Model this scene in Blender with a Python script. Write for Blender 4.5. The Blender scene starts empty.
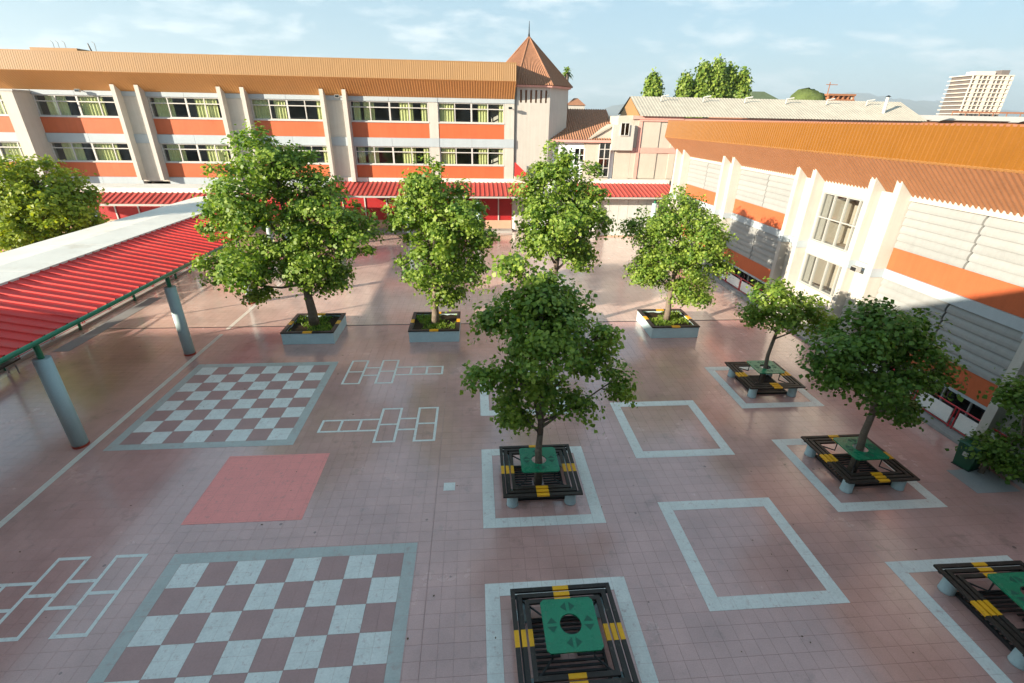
import bpy, math, random
import numpy as np
from mathutils import Vector, Matrix

# ------------------------------------------------------------------ camera, sky, sun, exposure
K = 1.2                      # plan units (two 30 cm tiles = 0.5) -> metres
sc = bpy.context.scene
COL = sc.collection
cam_data = bpy.data.cameras.new('camera')
cam = bpy.data.objects.new('camera', cam_data)
COL.objects.link(cam)
cam_data.sensor_width = 36.0
cam_data.lens = 473.16 / 1024 * 36.0
cam_data.clip_start = 0.05
cam_data.clip_end = 30000
CR = Vector((0.997112, -0.074247, 0.015997)); CU = Vector((0.017219, 0.426122, 0.904502)); CF = Vector((0.073973, 0.901614, -0.426170))
cm = Matrix((CR, CU, -CF)).transposed().to_4x4()
cm.translation = Vector((5.4346, -6.4789, 7.4249)) * K
cam.matrix_world = cm
sc.camera = cam

AZ = math.radians(28.8)      # direction the light travels, from +X towards +Y
EL = math.radians(14.9)
world = bpy.data.worlds.new('World'); sc.world = world; world.use_nodes = True
wn = world.node_tree; wn.nodes.clear()
def N(nt, t, **kw):
    n = nt.nodes.new(t)
    for k, v in kw.items():
        if k in n.inputs.keys(): n.inputs[k].default_value = v
        else: setattr(n, k, v)
    return n
sky = N(wn, 'ShaderNodeTexSky', sky_type='NISHITA', sun_disc=False)
sky.sun_elevation = EL
sky.sun_rotation = math.atan2(-math.cos(AZ), -math.sin(AZ))
sky.altitude = 500; sky.air_density = 1.0; sky.dust_density = 1.6; sky.ozone_density = 1.2
bg = N(wn, 'ShaderNodeBackground'); bg.inputs['Strength'].default_value = 0.092
# thin high cloud, everywhere on the dome
tc = N(wn, 'ShaderNodeTexCoord'); sep = N(wn, 'ShaderNodeSeparateXYZ')
wn.links.new(tc.outputs['Generated'], sep.inputs[0])
def M(nt, op, a, b=None, c=None):
    n = nt.nodes.new('ShaderNodeMath'); n.operation = op
    for i, v in enumerate((a, b, c)):
        if v is None: continue
        if isinstance(v, (int, float)): n.inputs[i].default_value = v
        else: nt.links.new(v, n.inputs[i])
    return n.outputs[0]
zc = M(wn, 'ADD', M(wn, 'MAXIMUM', sep.outputs[2], 0.0), 0.22)
px_ = M(wn, 'DIVIDE', sep.outputs[0], zc); py_ = M(wn, 'DIVIDE', sep.outputs[1], zc)
cmb = N(wn, 'ShaderNodeCombineXYZ'); wn.links.new(px_, cmb.inputs[0]); wn.links.new(M(wn, 'MULTIPLY', py_, 1.15), cmb.inputs[1])
nz = N(wn, 'ShaderNodeTexNoise'); nz.inputs['Scale'].default_value = 2.1; nz.inputs['Detail'].default_value = 10; nz.inputs['Roughness'].default_value = 0.62; nz.inputs['Distortion'].default_value = 0.15
wn.links.new(cmb.outputs[0], nz.inputs['Vector'])
cr = N(wn, 'ShaderNodeMapRange'); cr.inputs[1].default_value = 0.50; cr.inputs[2].default_value = 0.66; cr.inputs[3].default_value = 0.0; cr.inputs[4].default_value = 0.75
wn.links.new(nz.outputs['Fac'], cr.inputs[0])
veil = N(wn, 'ShaderNodeMix', data_type='RGBA'); veil.inputs[0].default_value = 0.80
wn.links.new(sky.outputs[0], veil.inputs[6]); veil.inputs[7].default_value = (0.90, 1.58, 2.00, 1)
mixc = N(wn, 'ShaderNodeMix', data_type='RGBA')
wn.links.new(cr.outputs[0], mixc.inputs[0]); wn.links.new(veil.outputs[2], mixc.inputs[6])
mixc.inputs[7].default_value = (3.2, 3.5, 3.6, 1)
wn.links.new(mixc.outputs[2], bg.inputs['Color'])
wo = N(wn, 'ShaderNodeOutputWorld'); wn.links.new(bg.outputs[0], wo.inputs[0])

sd = bpy.data.lights.new('sun', 'SUN'); sd.energy = 4.3; sd.angle = math.radians(0.55); sd.color = (1.0, 0.87, 0.69)
sun = bpy.data.objects.new('sun', sd); COL.objects.link(sun)
sun.rotation_euler = Vector((math.cos(AZ) * math.cos(EL), math.sin(AZ) * math.cos(EL), -math.sin(EL))).to_track_quat('-Z', 'Y').to_euler()
sun.location = (-30, -20, 40)
sc.view_settings.view_transform = 'Standard'; sc.view_settings.look = 'None'
sc.view_settings.gamma = 1.0; sc.view_settings.use_curve_mapping = False
sc.view_settings.exposure = 1.93
sc.cycles.max_bounces = 5; sc.cycles.diffuse_bounces = 3; sc.cycles.glossy_bounces = 3; sc.cycles.transparent_max_bounces = 5

# ------------------------------------------------------------------ materials
MATS = {}
def mat(name, col, rough=0.6, spec=0.4, metal=0.0, var=0.10, vscale=1.5, fine=0.05, fscale=30.0, bump=0.0, bscale=60.0, streak=0.0, rvar=0.1, dirt=None, dirt_amt=0.0, dscale=0.8, dthr=0.55, objvar=0.0):
    m = bpy.data.materials.new(name); m.use_nodes = True; nt = m.node_tree
    b = nt.nodes['Principled BSDF']
    geo = N(nt, 'ShaderNodeNewGeometry')
    pos = geo.outputs['Position']
    n1 = N(nt, 'ShaderNodeTexNoise', Scale=vscale, Detail=5.0, Roughness=0.6); nt.links.new(pos, n1.inputs['Vector'])
    n2 = N(nt, 'ShaderNodeTexNoise', Scale=fscale, Detail=3.0); nt.links.new(pos, n2.inputs['Vector'])
    v = M(nt, 'ADD', 1.0, M(nt, 'MULTIPLY', M(nt, 'SUBTRACT', n1.outputs['Fac'], 0.5), var * 4))
    v = M(nt, 'ADD', v, M(nt, 'MULTIPLY', M(nt, 'SUBTRACT', n2.outputs['Fac'], 0.5), fine * 4))
    if objvar:
        oi = N(nt, 'ShaderNodeObjectInfo'); v = M(nt, 'ADD', v, M(nt, 'MULTIPLY', M(nt, 'SUBTRACT', oi.outputs['Random'], 0.5), objvar * 2))
    if streak:
        mp = N(nt, 'ShaderNodeMapping'); mp.inputs['Scale'].default_value = (7, 7, 0.35); nt.links.new(pos, mp.inputs['Vector'])
        n3 = N(nt, 'ShaderNodeTexNoise', Scale=1.0, Detail=4.0); nt.links.new(mp.outputs[0], n3.inputs['Vector'])
        v = M(nt, 'ADD', v, M(nt, 'MULTIPLY', M(nt, 'SUBTRACT', n3.outputs['Fac'], 0.5), streak * 4))
    mul = N(nt, 'ShaderNodeMix', data_type='RGBA', blend_type='MULTIPLY'); mul.inputs[0].default_value = 1.0
    mul.inputs[6].default_value = (*col, 1)
    cv = N(nt, 'ShaderNodeCombineColor'); nt.links.new(v, cv.inputs[0]); nt.links.new(v, cv.inputs[1]); nt.links.new(v, cv.inputs[2])
    nt.links.new(cv.outputs[0], mul.inputs[7])
    outc = mul.outputs[2]
    if dirt:
        n4 = N(nt, 'ShaderNodeTexNoise', Scale=dscale, Detail=8.0, Roughness=0.7); nt.links.new(pos, n4.inputs['Vector'])
        rp = N(nt, 'ShaderNodeMapRange'); rp.inputs[1].default_value = dthr; rp.inputs[2].default_value = dthr + 0.15; rp.inputs[3].default_value = 0; rp.inputs[4].default_value = dirt_amt
        nt.links.new(n4.outputs['Fac'], rp.inputs[0])
        mx = N(nt, 'ShaderNodeMix', data_type='RGBA'); nt.links.new(rp.outputs[0], mx.inputs[0]); nt.links.new(outc, mx.inputs[6]); mx.inputs[7].default_value = (*dirt, 1)
        outc = mx.outputs[2]
    nt.links.new(outc, b.inputs['Base Color'])
    nt.links.new(M(nt, 'ADD', rough, M(nt, 'MULTIPLY', M(nt, 'SUBTRACT', n1.outputs['Fac'], 0.5), rvar * 2)), b.inputs['Roughness'])
    b.inputs['Specular IOR Level'].default_value = spec; b.inputs['Metallic'].default_value = metal
    if bump:
        bp = N(nt, 'ShaderNodeBump', Strength=bump, Distance=0.02); nb = N(nt, 'ShaderNodeTexNoise', Scale=bscale, Detail=4.0)
        nt.links.new(pos, nb.inputs['Vector']); nt.links.new(nb.outputs['Fac'], bp.inputs['Height']); nt.links.new(bp.outputs[0], b.inputs['Normal'])
    MATS[name] = m
    return m
mat('wall_white', (0.47, 0.45, 0.41), 0.7, 0.3, streak=0.06, var=0.05, dirt=(0.40, 0.36, 0.30), dirt_amt=0.35, dthr=0.58)
mat('wall_cool', (0.36, 0.415, 0.45), 0.65, 0.3, streak=0.03, var=0.05, dirt=(0.33, 0.33, 0.31), dirt_amt=0.3, dthr=0.6)
mat('wall_cream', (0.48, 0.43, 0.365), 0.75, 0.3, streak=0.03, var=0.05)
mat('wall_bluish', (0.66, 0.70, 0.74), 0.75, 0.3, var=0.05)
mat('pink_trim', (0.62, 0.33, 0.28), 0.7, 0.3)
mat('panel_orange', (0.47, 0.115, 0.045), 0.5, 0.3, var=0.06, streak=0.06, dirt=(0.40, 0.10, 0.05), dirt_amt=0.3, dthr=0.6)
mat('fascia_tan', (0.30, 0.17, 0.068), 0.5, 0.4, streak=0.04, var=0.05)
mat('fascia_orange', (0.195, 0.076, 0.006), 0.45, 0.4, streak=0.04, var=0.05)
mat('soffit_brown', (0.50, 0.25, 0.085), 0.55, 0.35, streak=0.04, var=0.06)
mat('soffit_copper', (0.30, 0.140, 0.070), 0.5, 0.35, streak=0.06, var=0.06)
mat('louvre_beige', (0.285, 0.295, 0.292), 0.5, 0.35, var=0.05, streak=0.05, objvar=0.05, dirt=(0.18, 0.17, 0.15), dirt_amt=0.3, dscale=1.4, dthr=0.6)
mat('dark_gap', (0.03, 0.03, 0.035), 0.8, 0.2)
mat('frame_white', (0.50, 0.49, 0.47), 0.5, 0.4, var=0.04)
mat('frame_grey', (0.38, 0.38, 0.36), 0.45, 0.4, var=0.04)
mat('curtain', (0.60, 0.62, 0.30), 0.9, 0.1, var=0.08, vscale=4)
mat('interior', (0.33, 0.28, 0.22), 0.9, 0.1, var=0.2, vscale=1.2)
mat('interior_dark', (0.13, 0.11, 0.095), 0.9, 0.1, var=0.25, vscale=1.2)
mat('red_roof', (0.62, 0.040, 0.034), 0.55, 0.2, var=0.07, vscale=0.8, dirt=(0.40, 0.09, 0.075), dirt_amt=0.6, dscale=1.6, dthr=0.52, objvar=0.13)
mat('red_roof_sunlit', (0.46, 0.075, 0.060), 0.6, 0.2, var=0.07, vscale=0.8, dirt=(0.36, 0.10, 0.08), dirt_amt=0.5, dscale=1.6, dthr=0.52, objvar=0.10)  # same red roofing, its pinkish sunlit look put into the base colour
mat('slab_white', (0.66, 0.65, 0.60), 0.7, 0.3, var=0.09, vscale=0.7, dirt=(0.44, 0.37, 0.27), dirt_amt=0.45, dscale=0.9, dthr=0.55)
mat('green_steel', (0.015, 0.17, 0.085), 0.35, 0.5, var=0.06)
mat('column_blue', (0.42, 0.55, 0.57), 0.55, 0.4, var=0.07, streak=0.04)
mat('column_ring', (0.35, 0.05, 0.03), 0.6, 0.3)
mat('red_steel', (0.50, 0.03, 0.04), 0.4, 0.45)
mat('red_wall', (0.34, 0.016, 0.018), 0.55, 0.35)
mat('tan_wall', (0.52, 0.34, 0.24), 0.75, 0.3)
mat('shutter_grey', (0.48, 0.50, 0.48), 0.5, 0.4, streak=0.08)
mat('bench_wood', (0.030, 0.023, 0.019), 0.5, 0.4, var=0.2, vscale=6, dirt=(0.17, 0.14, 0.11), dirt_amt=0.55, dscale=12, dthr=0.57, objvar=0.25)
mat('bench_yellow', (0.85, 0.42, 0.012), 0.5, 0.4, var=0.1, vscale=5, dirt=(0.10, 0.06, 0.02), dirt_amt=0.6, dscale=16, dthr=0.59)
mat('black_steel', (0.018, 0.019, 0.02), 0.45, 0.4)
mat('table_green', (0.012, 0.22, 0.11), 0.28, 0.45, var=0.12, vscale=3, dirt=(0.10, 0.16, 0.10), dirt_amt=0.5, dscale=5, dthr=0.56)
mat('table_cutout_dark', (0.02, 0.11, 0.07), 0.6, 0.3, var=0.15, vscale=8)  # darkness inside the table cutouts, given as a colour
mat('concrete_blue', (0.46, 0.60, 0.63), 0.7, 0.3, var=0.08, vscale=2, dirt=(0.20, 0.18, 0.16), dirt_amt=0.5, dscale=3, dthr=0.6)
mat('concrete', (0.36, 0.35, 0.33), 0.8, 0.3, var=0.1)
mat('kerb_grey', (0.28, 0.28, 0.28), 0.7, 0.3, var=0.1)
mat('soil', (0.045, 0.032, 0.020), 0.95, 0.1, var=0.25, vscale=8, bump=0.6)
mat('bark', (0.17, 0.135, 0.105), 0.85, 0.2, var=0.2, vscale=9, bump=0.8, bscale=25, dirt=(0.36, 0.32, 0.26), dirt_amt=0.6, dscale=5, dthr=0.55)
mat('clay_tile', (0.29, 0.145, 0.085), 0.75, 0.25, var=0.12, vscale=3, fine=0.12, fscale=9)
mat('asbestos', (0.40, 0.37, 0.31), 0.85, 0.2, var=0.14, vscale=1.2, streak=0.08)
mat('metal_light', (0.55, 0.55, 0.53), 0.4, 0.5, metal=0.3)
mat('brown_roof', (0.28, 0.12, 0.07), 0.7, 0.3, var=0.1)
mat('olive_roof', (0.10, 0.13, 0.07), 0.8, 0.2, var=0.15)
mat('hill_green', (0.085, 0.115, 0.035), 0.95, 0.1, var=0.35, vscale=0.5, fine=0.2, fscale=3)
mat('hill_far', (0.12, 0.12, 0.085), 0.95, 0.1, var=0.2, vscale=0.01)
mat('tower_conc', (0.55, 0.50, 0.43), 0.8, 0.2, var=0.06, vscale=0.3)
mat('tower_dark', (0.14, 0.12, 0.11), 0.8, 0.2)
mat('rust', (0.28, 0.12, 0.06), 0.8, 0.2)
mat('ground', (0.17, 0.155, 0.13), 0.9, 0.2, var=0.15, vscale=0.05)
mat('grout', (0.46, 0.29, 0.27), 0.8, 0.2, var=0.15, vscale=4)
mat('paint_white', (0.72, 0.72, 0.69), 0.48, 0.4, var=0.09, vscale=3, fine=0.08, fscale=22, dirt=(0.46, 0.33, 0.31), dirt_amt=0.85, dscale=7.0, dthr=0.56)
mat('paint_border', (0.46, 0.475, 0.455), 0.48, 0.4, var=0.09, vscale=2, fine=0.08, fscale=22, dirt=(0.42, 0.30, 0.28), dirt_amt=0.85, dscale=5.5, dthr=0.54)
mat('paint_line', (0.72, 0.68, 0.61), 0.5, 0.4, var=0.1, vscale=2, dirt=(0.45, 0.36, 0.33), dirt_amt=0.6, dscale=5, dthr=0.55)
mat('paint_salmon', (0.88, 0.31, 0.28), 0.5, 0.35, var=0.05, vscale=2, fine=0.05, fscale=25, dirt=(0.50, 0.25, 0.23), dirt_amt=0.7, dscale=5, dthr=0.56)
mat('paint_cell', (0.43, 0.255, 0.24), 0.4, 0.45, var=0.07, vscale=2, fine=0.06, fscale=25)
mat('bin_green', (0.012, 0.075, 0.04), 0.4, 0.45)
mat('mesh_white', (0.72, 0.72, 0.70), 0.5, 0.4)
mat('grass_leaf', (0.060, 0.105, 0.020), 0.8, 0.2, var=0.3, vscale=6)
mat('dry_leaf', (0.10, 0.06, 0.025), 0.8, 0.2, var=0.3, vscale=6)
mat('pigeon', (0.05, 0.05, 0.055), 0.7, 0.2)

def tile_mat(name, col, lines):
    m = bpy.data.materials.new(name); m.use_nodes = True; nt = m.node_tree; b = nt.nodes['Principled BSDF']
    geo = N(nt, 'ShaderNodeNewGeometry'); pos = geo.outputs['Position']
    s = N(nt, 'ShaderNodeSeparateXYZ'); nt.links.new(pos, s.inputs[0])
    tx = M(nt, 'DIVIDE', s.outputs[0], 0.25 * K); ty = M(nt, 'DIVIDE', s.outputs[1], 0.25 * K)
    c = N(nt, 'ShaderNodeCombineXYZ'); nt.links.new(M(nt, 'FLOOR', tx), c.inputs[0]); nt.links.new(M(nt, 'FLOOR', ty), c.inputs[1])
    w = N(nt, 'ShaderNodeTexWhiteNoise', noise_dimensions='2D'); nt.links.new(c.outputs[0], w.inputs['Vector'])
    n1 = N(nt, 'ShaderNodeTexNoise', Scale=0.55, Detail=7.0, Roughness=0.62); nt.links.new(pos, n1.inputs['Vector'])
    n2 = N(nt, 'ShaderNodeTexNoise', Scale=38.0, Detail=3.0); nt.links.new(pos, n2.inputs['Vector'])
    v = M(nt, 'ADD', 0.975, M(nt, 'MULTIPLY', w.outputs['Value'], 0.05))
    v = M(nt, 'ADD', v, M(nt, 'MULTIPLY', M(nt, 'SUBTRACT', n1.outputs['Fac'], 0.5), 0.85))
    v = M(nt, 'ADD', v, M(nt, 'MULTIPLY', M(nt, 'SUBTRACT', n2.outputs['Fac'], 0.5), 0.30))
    if lines:
        fx = M(nt, 'ABSOLUTE', M(nt, 'SUBTRACT', M(nt, 'FRACT', tx), 0.5)); fy = M(nt, 'ABSOLUTE', M(nt, 'SUBTRACT', M(nt, 'FRACT', ty), 0.5))
        ln = M(nt, 'GREATER_THAN', M(nt, 'MAXIMUM', fx, fy), 0.488)
        v = M(nt, 'MULTIPLY', v, M(nt, 'SUBTRACT', 1.0, M(nt, 'MULTIPLY', ln, 0.45)))
    # scattered dark spots (gum, stains)
    vo = N(nt, 'ShaderNodeTexVoronoi', Scale=1.1); nt.links.new(pos, vo.inputs['Vector'])
    sp = M(nt, 'LESS_THAN', vo.outputs['Distance'], 0.045)
    v = M(nt, 'MULTIPLY', v, M(nt, 'SUBTRACT', 1.0, M(nt, 'MULTIPLY', sp, 0.5)))
    n5 = N(nt, 'ShaderNodeTexNoise', Scale=1.15, Detail=9.0, Roughness=0.72); nt.links.new(pos, n5.inputs['Vector'])
    st = N(nt, 'ShaderNodeMapRange'); st.inputs[1].default_value = 0.57; st.inputs[2].default_value = 0.66; st.inputs[3].default_value = 0.0; st.inputs[4].default_value = 0.20; nt.links.new(n5.outputs['Fac'], st.inputs[0])
    v = M(nt, 'MULTIPLY', v, M(nt, 'SUBTRACT', 1.0, st.outputs[0]))
    n3 = N(nt, 'ShaderNodeTexNoise', Scale=2.3, Detail=8.0, Roughness=0.7); nt.links.new(pos, n3.inputs['Vector'])
    rp = N(nt, 'ShaderNodeMapRange'); rp.inputs[1].default_value = 0.56; rp.inputs[2].default_value = 0.70; rp.inputs[3].default_value = 0.0; rp.inputs[4].default_value = 0.35
    nt.links.new(n3.outputs['Fac'], rp.inputs[0])
    cc = N(nt, 'ShaderNodeMix', data_type='RGBA'); nt.links.new(rp.outputs[0], cc.inputs[0]); cc.inputs[6].default_value = (*col, 1); cc.inputs[7].default_value = (col[0] * 0.95, col[1] * 1.12, col[2] * 1.15, 1)
    cv = N(nt, 'ShaderNodeCombineColor')
    for i in range(3): nt.links.new(v, cv.inputs[i])
    mul = N(nt, 'ShaderNodeMix', data_type='RGBA', blend_type='MULTIPLY'); mul.inputs[0].default_value = 1.0
    nt.links.new(cc.outputs[2], mul.inputs[6]); nt.links.new(cv.outputs[0], mul.inputs[7])
    nt.links.new(mul.outputs[2], b.inputs['Base Color'])
    nt.links.new(M(nt, 'ADD', 0.12, M(nt, 'MULTIPLY', n1.outputs['Fac'], 0.24)), b.inputs['Roughness'])
    b.inputs['Specular IOR Level'].default_value = 0.65
    b.inputs['Coat Weight'].default_value = 0.85; b.inputs['Coat Roughness'].default_value = 0.15; b.inputs['Coat IOR'].default_value = 1.6
    bp = N(nt, 'ShaderNodeBump', Strength=0.12, Distance=0.01); nt.links.new(n2.outputs['Fac'], bp.inputs['Height']); nt.links.new(bp.outputs[0], b.inputs['Normal'])
    MATS[name] = m
tile_mat('tile', (0.545, 0.315, 0.285), False)
tile_mat('tile_far_lit', (0.60, 0.43, 0.37), True)  # same floor tile, with the far floor's sunlit cream put into its colour

def glass_mat(name, tint, gl):
    m = bpy.data.materials.new(name); m.use_nodes = True; nt = m.node_tree; nt.nodes.clear()
    o = N(nt, 'ShaderNodeOutputMaterial'); mx = N(nt, 'ShaderNodeMixShader'); t = N(nt, 'ShaderNodeBsdfTransparent'); g = N(nt, 'ShaderNodeBsdfGlossy')
    t.inputs['Color'].default_value = (*tint, 1); g.inputs['Roughness'].default_value = 0.03; g.inputs['Color'].default_value = (0.9, 0.95, 1, 1)
    lw = N(nt, 'ShaderNodeLayerWeight'); lw.inputs['Blend'].default_value = gl
    nt.links.new(M(nt, 'ADD', 0.05, M(nt, 'MULTIPLY', lw.outputs['Facing'], 0.45)), mx.inputs[0]); nt.links.new(t.outputs[0], mx.inputs[1]); nt.links.new(g.outputs[0], mx.inputs[2]); nt.links.new(mx.outputs[0], o.inputs[0])
    MATS[name] = m
glass_mat('glass', (0.93, 0.95, 0.94), 0.15)
glass_mat('glass_dark', (0.35, 0.40, 0.42), 0.3)

def leaf_mat(name, c1, c2, tr):
    m = bpy.data.materials.new(name); m.use_nodes = True; nt = m.node_tree; b = nt.nodes['Principled BSDF']; o = nt.nodes['Material Output']
    geo = N(nt, 'ShaderNodeNewGeometry')
    n1 = N(nt, 'ShaderNodeTexNoise', Scale=2.0, Detail=3.0); nt.links.new(geo.outputs['Position'], n1.inputs['Vector'])
    f = M(nt, 'ADD', M(nt, 'MULTIPLY', M(nt, 'POWER', geo.outputs['Random Per Island'], 1.6), 0.65), M(nt, 'MULTIPLY', M(nt, 'SUBTRACT', n1.outputs['Fac'], 0.36), 1.7))
    mx = N(nt, 'ShaderNodeMix', data_type='RGBA'); nt.links.new(f, mx.inputs[0]); mx.inputs[6].default_value = (*c1, 1); mx.inputs[7].default_value = (*c2, 1)
    nt.links.new(mx.outputs[2], b.inputs['Base Color']); b.inputs['Roughness'].default_value = 0.5; b.inputs['Specular IOR Level'].default_value = 0.25
    t = N(nt, 'ShaderNodeBsdfTranslucent'); 
    tm = N(nt, 'ShaderNodeMix', data_type='RGBA', blend_type='MULTIPLY'); tm.inputs[0].default_value = 1; nt.links.new(mx.outputs[2], tm.inputs[6]); tm.inputs[7].default_value = (*tr, 1)
    nt.links.new(tm.outputs[2], t.inputs['Color'])
    ad = N(nt, 'ShaderNodeAddShader'); nt.links.new(b.outputs[0], ad.inputs[0]); nt.links.new(t.outputs[0], ad.inputs[1]); nt.links.new(ad.outputs[0], o.inputs['Surface'])
    MATS[name] = m
leaf_mat('leaf', (0.042, 0.100, 0.012), (0.20, 0.258, 0.042), (0.75, 0.85, 0.25))
leaf_mat('leaf_dark', (0.036, 0.085, 0.010), (0.105, 0.175, 0.022), (0.4, 0.5, 0.2))
leaf_mat('leaf_yellow', (0.075, 0.130, 0.010), (0.22, 0.26, 0.025), (1.0, 0.9, 0.3))
leaf_mat('conifer', (0.06, 0.12, 0.016), (0.18, 0.23, 0.035), (0.4, 0.45, 0.2))

# ------------------------------------------------------------------ mesh helpers
class MB:
    def __init__(s): s.v = []; s.f = []; s.m = []
    def add(s, vs, fs, mi=0):
        o = len(s.v); s.v += [tuple(p) for p in vs]; s.f += [tuple(i + o for i in f) for f in fs]; s.m += [mi] * len(fs); return s
    def box(s, x0, x1, y0, y1, z0, z1, mi=0):
        return s.add([(x0,y0,z0),(x1,y0,z0),(x1,y1,z0),(x0,y1,z0),(x0,y0,z1),(x1,y0,z1),(x1,y1,z1),(x0,y1,z1)],
                     [(0,3,2,1),(4,5,6,7),(0,1,5,4),(1,2,6,5),(2,3,7,6),(3,0,4,7)], mi)
    def cbox(s, x0, x1, y0, y1, z0, z1, b=0.01, mi=0):           # box with chamfered top edges
        return s.add([(x0,y0,z0),(x1,y0,z0),(x1,y1,z0),(x0,y1,z0),(x0,y0,z1-b),(x1,y0,z1-b),(x1,y1,z1-b),(x0,y1,z1-b),(x0+b,y0+b,z1),(x1-b,y0+b,z1),(x1-b,y1-b,z1),(x0+b,y1-b,z1)],
                     [(0,3,2,1),(8,9,10,11),(0,1,5,4),(1,2,6,5),(2,3,7,6),(3,0,4,7),(4,5,9,8),(5,6,10,9),(6,7,11,10),(7,4,8,11)], mi)
    def prism(s, poly, a, b, axis='x', mi=0):                     # polygon in the other two axes, extruded a..b
        n = len(poly)
        def p(t, q):
            return (t, q[0], q[1]) if axis == 'x' else ((q[0], t, q[1]) if axis == 'y' else (q[0], q[1], t))
        vs = [p(a, q) for q in poly] + [p(b, q) for q in poly]
        fs = [tuple(range(n)), tuple(range(2 * n - 1, n - 1, -1))] + [(i, i + n, (i + 1) % n + n, (i + 1) % n) for i in range(n)]
        return s.add(vs, fs, mi)
    def tube(s, pts, rad, n=8, mi=0, cap=True):
        pts = [Vector(p) for p in pts]; rings = []
        if isinstance(rad, (int, float)): rad = [rad] * len(pts)
        for i, p in enumerate(pts):
            d = (pts[min(i + 1, len(pts) - 1)] - pts[max(i - 1, 0)]).normalized()
            a = d.orthogonal().normalized() if i == 0 else (rings[-1][1] - d * rings[-1][1].dot(d)).normalized()
            rings.append((p, a, d.cross(a), rad[i]))
        vs = [p + (a * math.cos(2 * math.pi * k / n) + b * math.sin(2 * math.pi * k / n)) * r for p, a, b, r in rings for k in range(n)]
        fs = [(i * n + k, i * n + (k + 1) % n, (i + 1) * n + (k + 1) % n, (i + 1) * n + k) for i in range(len(pts) - 1) for k in range(n)]
        if cap: fs += [tuple(range(n - 1, -1, -1)), tuple(range((len(pts) - 1) * n, len(pts) * n))]
        return s.add(vs, fs, mi)
    def build(s, name, mats, parent=None, loc=(0, 0, 0), smooth=False):
        me = bpy.data.meshes.new(name)
        me.from_pydata([(x * K, y * K, z * K) for x, y, z in s.v], [], s.f)
        if isinstance(mats, str): mats = [mats]
        for m in mats: me.materials.append(MATS[m])
        if len(mats) > 1: me.polygons.foreach_set('material_index', s.m)
        if smooth: me.polygons.foreach_set('use_smooth', [True] * len(me.polygons))
        me.update()
        return place(name, me, parent, loc)
def place(name, me, parent=None, loc=(0, 0, 0), rz=0.0):
    o = bpy.data.objects.new(name, me); COL.objects.link(o)
    o.location = Vector(loc) * K; o.rotation_euler.z = rz
    if parent: o.parent = parent
    return o
def thing(name, label, cat, loc=(0, 0, 0), rz=0.0, group=None):
    o = bpy.data.objects.new(name, None); COL.objects.link(o); o.empty_display_size = 0.3
    o.location = Vector(loc) * K; o.rotation_euler.z = rz
    return tag(o, label, cat, group)
def tag(o, label=None, cat=None, group=None, kind=None):
    if label: o['label'] = label
    if cat: o['category'] = cat
    if group: o['group'] = group
    if kind: o['kind'] = kind
    return o
def clone(o, parent=None):
    c = o.copy(); COL.objects.link(c)
    if parent: c.parent = parent
    for ch in o.children: clone(ch, c)
    return c
rnd = random.Random(11)
# ------------------------------------------------------------------ the setting: ground and courtyard floor
def sheet(name, x0, x1, y0, y1, z, m, parent=None):
    o = MB().add([(x0,y0,z),(x1,y0,z),(x1,y1,z),(x0,y1,z)], [(0,1,2,3)]).build(name, m, parent)
    return o
tag(sheet('ground', -5200, 7400, -2500, 6600, -0.10, 'ground'), kind='structure')
floor = tag(sheet('courtyard_floor', -9.0, 17.75, -7.0, 11.0, -0.007, 'grout'), kind='structure')
tag(MB().box(-40, 19.2, 11.0, 29.0, -0.09, 0.0).build('courtyard_floor_far', 'tile_far_lit'), kind='structure')
tag(MB().box(-9.0, 17.75, -7.0, 10.998, -0.09, -0.02).build('floor_slab', 'concrete'), kind='structure')
tag(MB().box(-40, -9.0, -7.0, 10.998, -0.09, -0.004).build('side_path', 'tile_far_lit'), kind='structure')
tag(MB().box(-9.80, -9.38, -6.9, 20.6, -0.05, 0.10).build('kerb', 'concrete'), kind='structure')
tag(MB().box(-8.98, -8.45, 9.05, 14.4, 0.001, 0.006).build('drain_cover', 'kerb_grey'), kind='structure')
tag(MB().box(-8.9, 17.7, 10.93, 10.985, 0.001, 0.005).build('drain_channel', 'black_steel'), kind='structure')
# tiles 0.25 x 0.25, each with chamfered edges and a recessed joint
T = 0.25; G = 0.0007; B = 0.0010
def tile_geo(x, y):
    x0, x1, y0, y1 = x + G, x + T - G, y + G, y + T - G
    vs = [(x0,y0,-0.006),(x1,y0,-0.006),(x1,y1,-0.006),(x0,y1,-0.006),(x0+B,y0+B,0),(x1-B,y0+B,0),(x1-B,y1-B,0),(x0+B,y1-B,0)]
    return vs, [(4,5,6,7),(0,1,5,4),(1,2,6,5),(2,3,7,6),(3,0,4,7)]
tiles = [(i * T, j * T) for i in range(-36, 71) for j in range(-28, 44)]
def seen(p):
    d = Vector(p) - Vector((5.4346, -6.4789, 7.4249)); z = d.dot(CF)
    if z <= 0: return None
    u = d.dot(CR) / z * 473.16; v = d.dot(CU) / z * 473.16
    return d.length if abs(u) < 500 and abs(v) < 336 else None
order = sorted((t for t in tiles if seen((t[0] + .125, t[1] + .125, 0))), key=lambda t: seen((t[0] + .125, t[1] + .125, 0)))
near = set(order[:300])
vs, fs = tile_geo(0, 0)
tm = MB().add(vs, fs).build('tile', 'tile', floor, (*order[0], 0))
for t in order[1:300]: place('tile', tm.data, floor, (*t, 0))
mb = MB()
for t in tiles:
    if t not in near: mb.add(*tile_geo(*t))
tag(mb.build('tile_field', 'tile', floor), kind='stuff')
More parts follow.
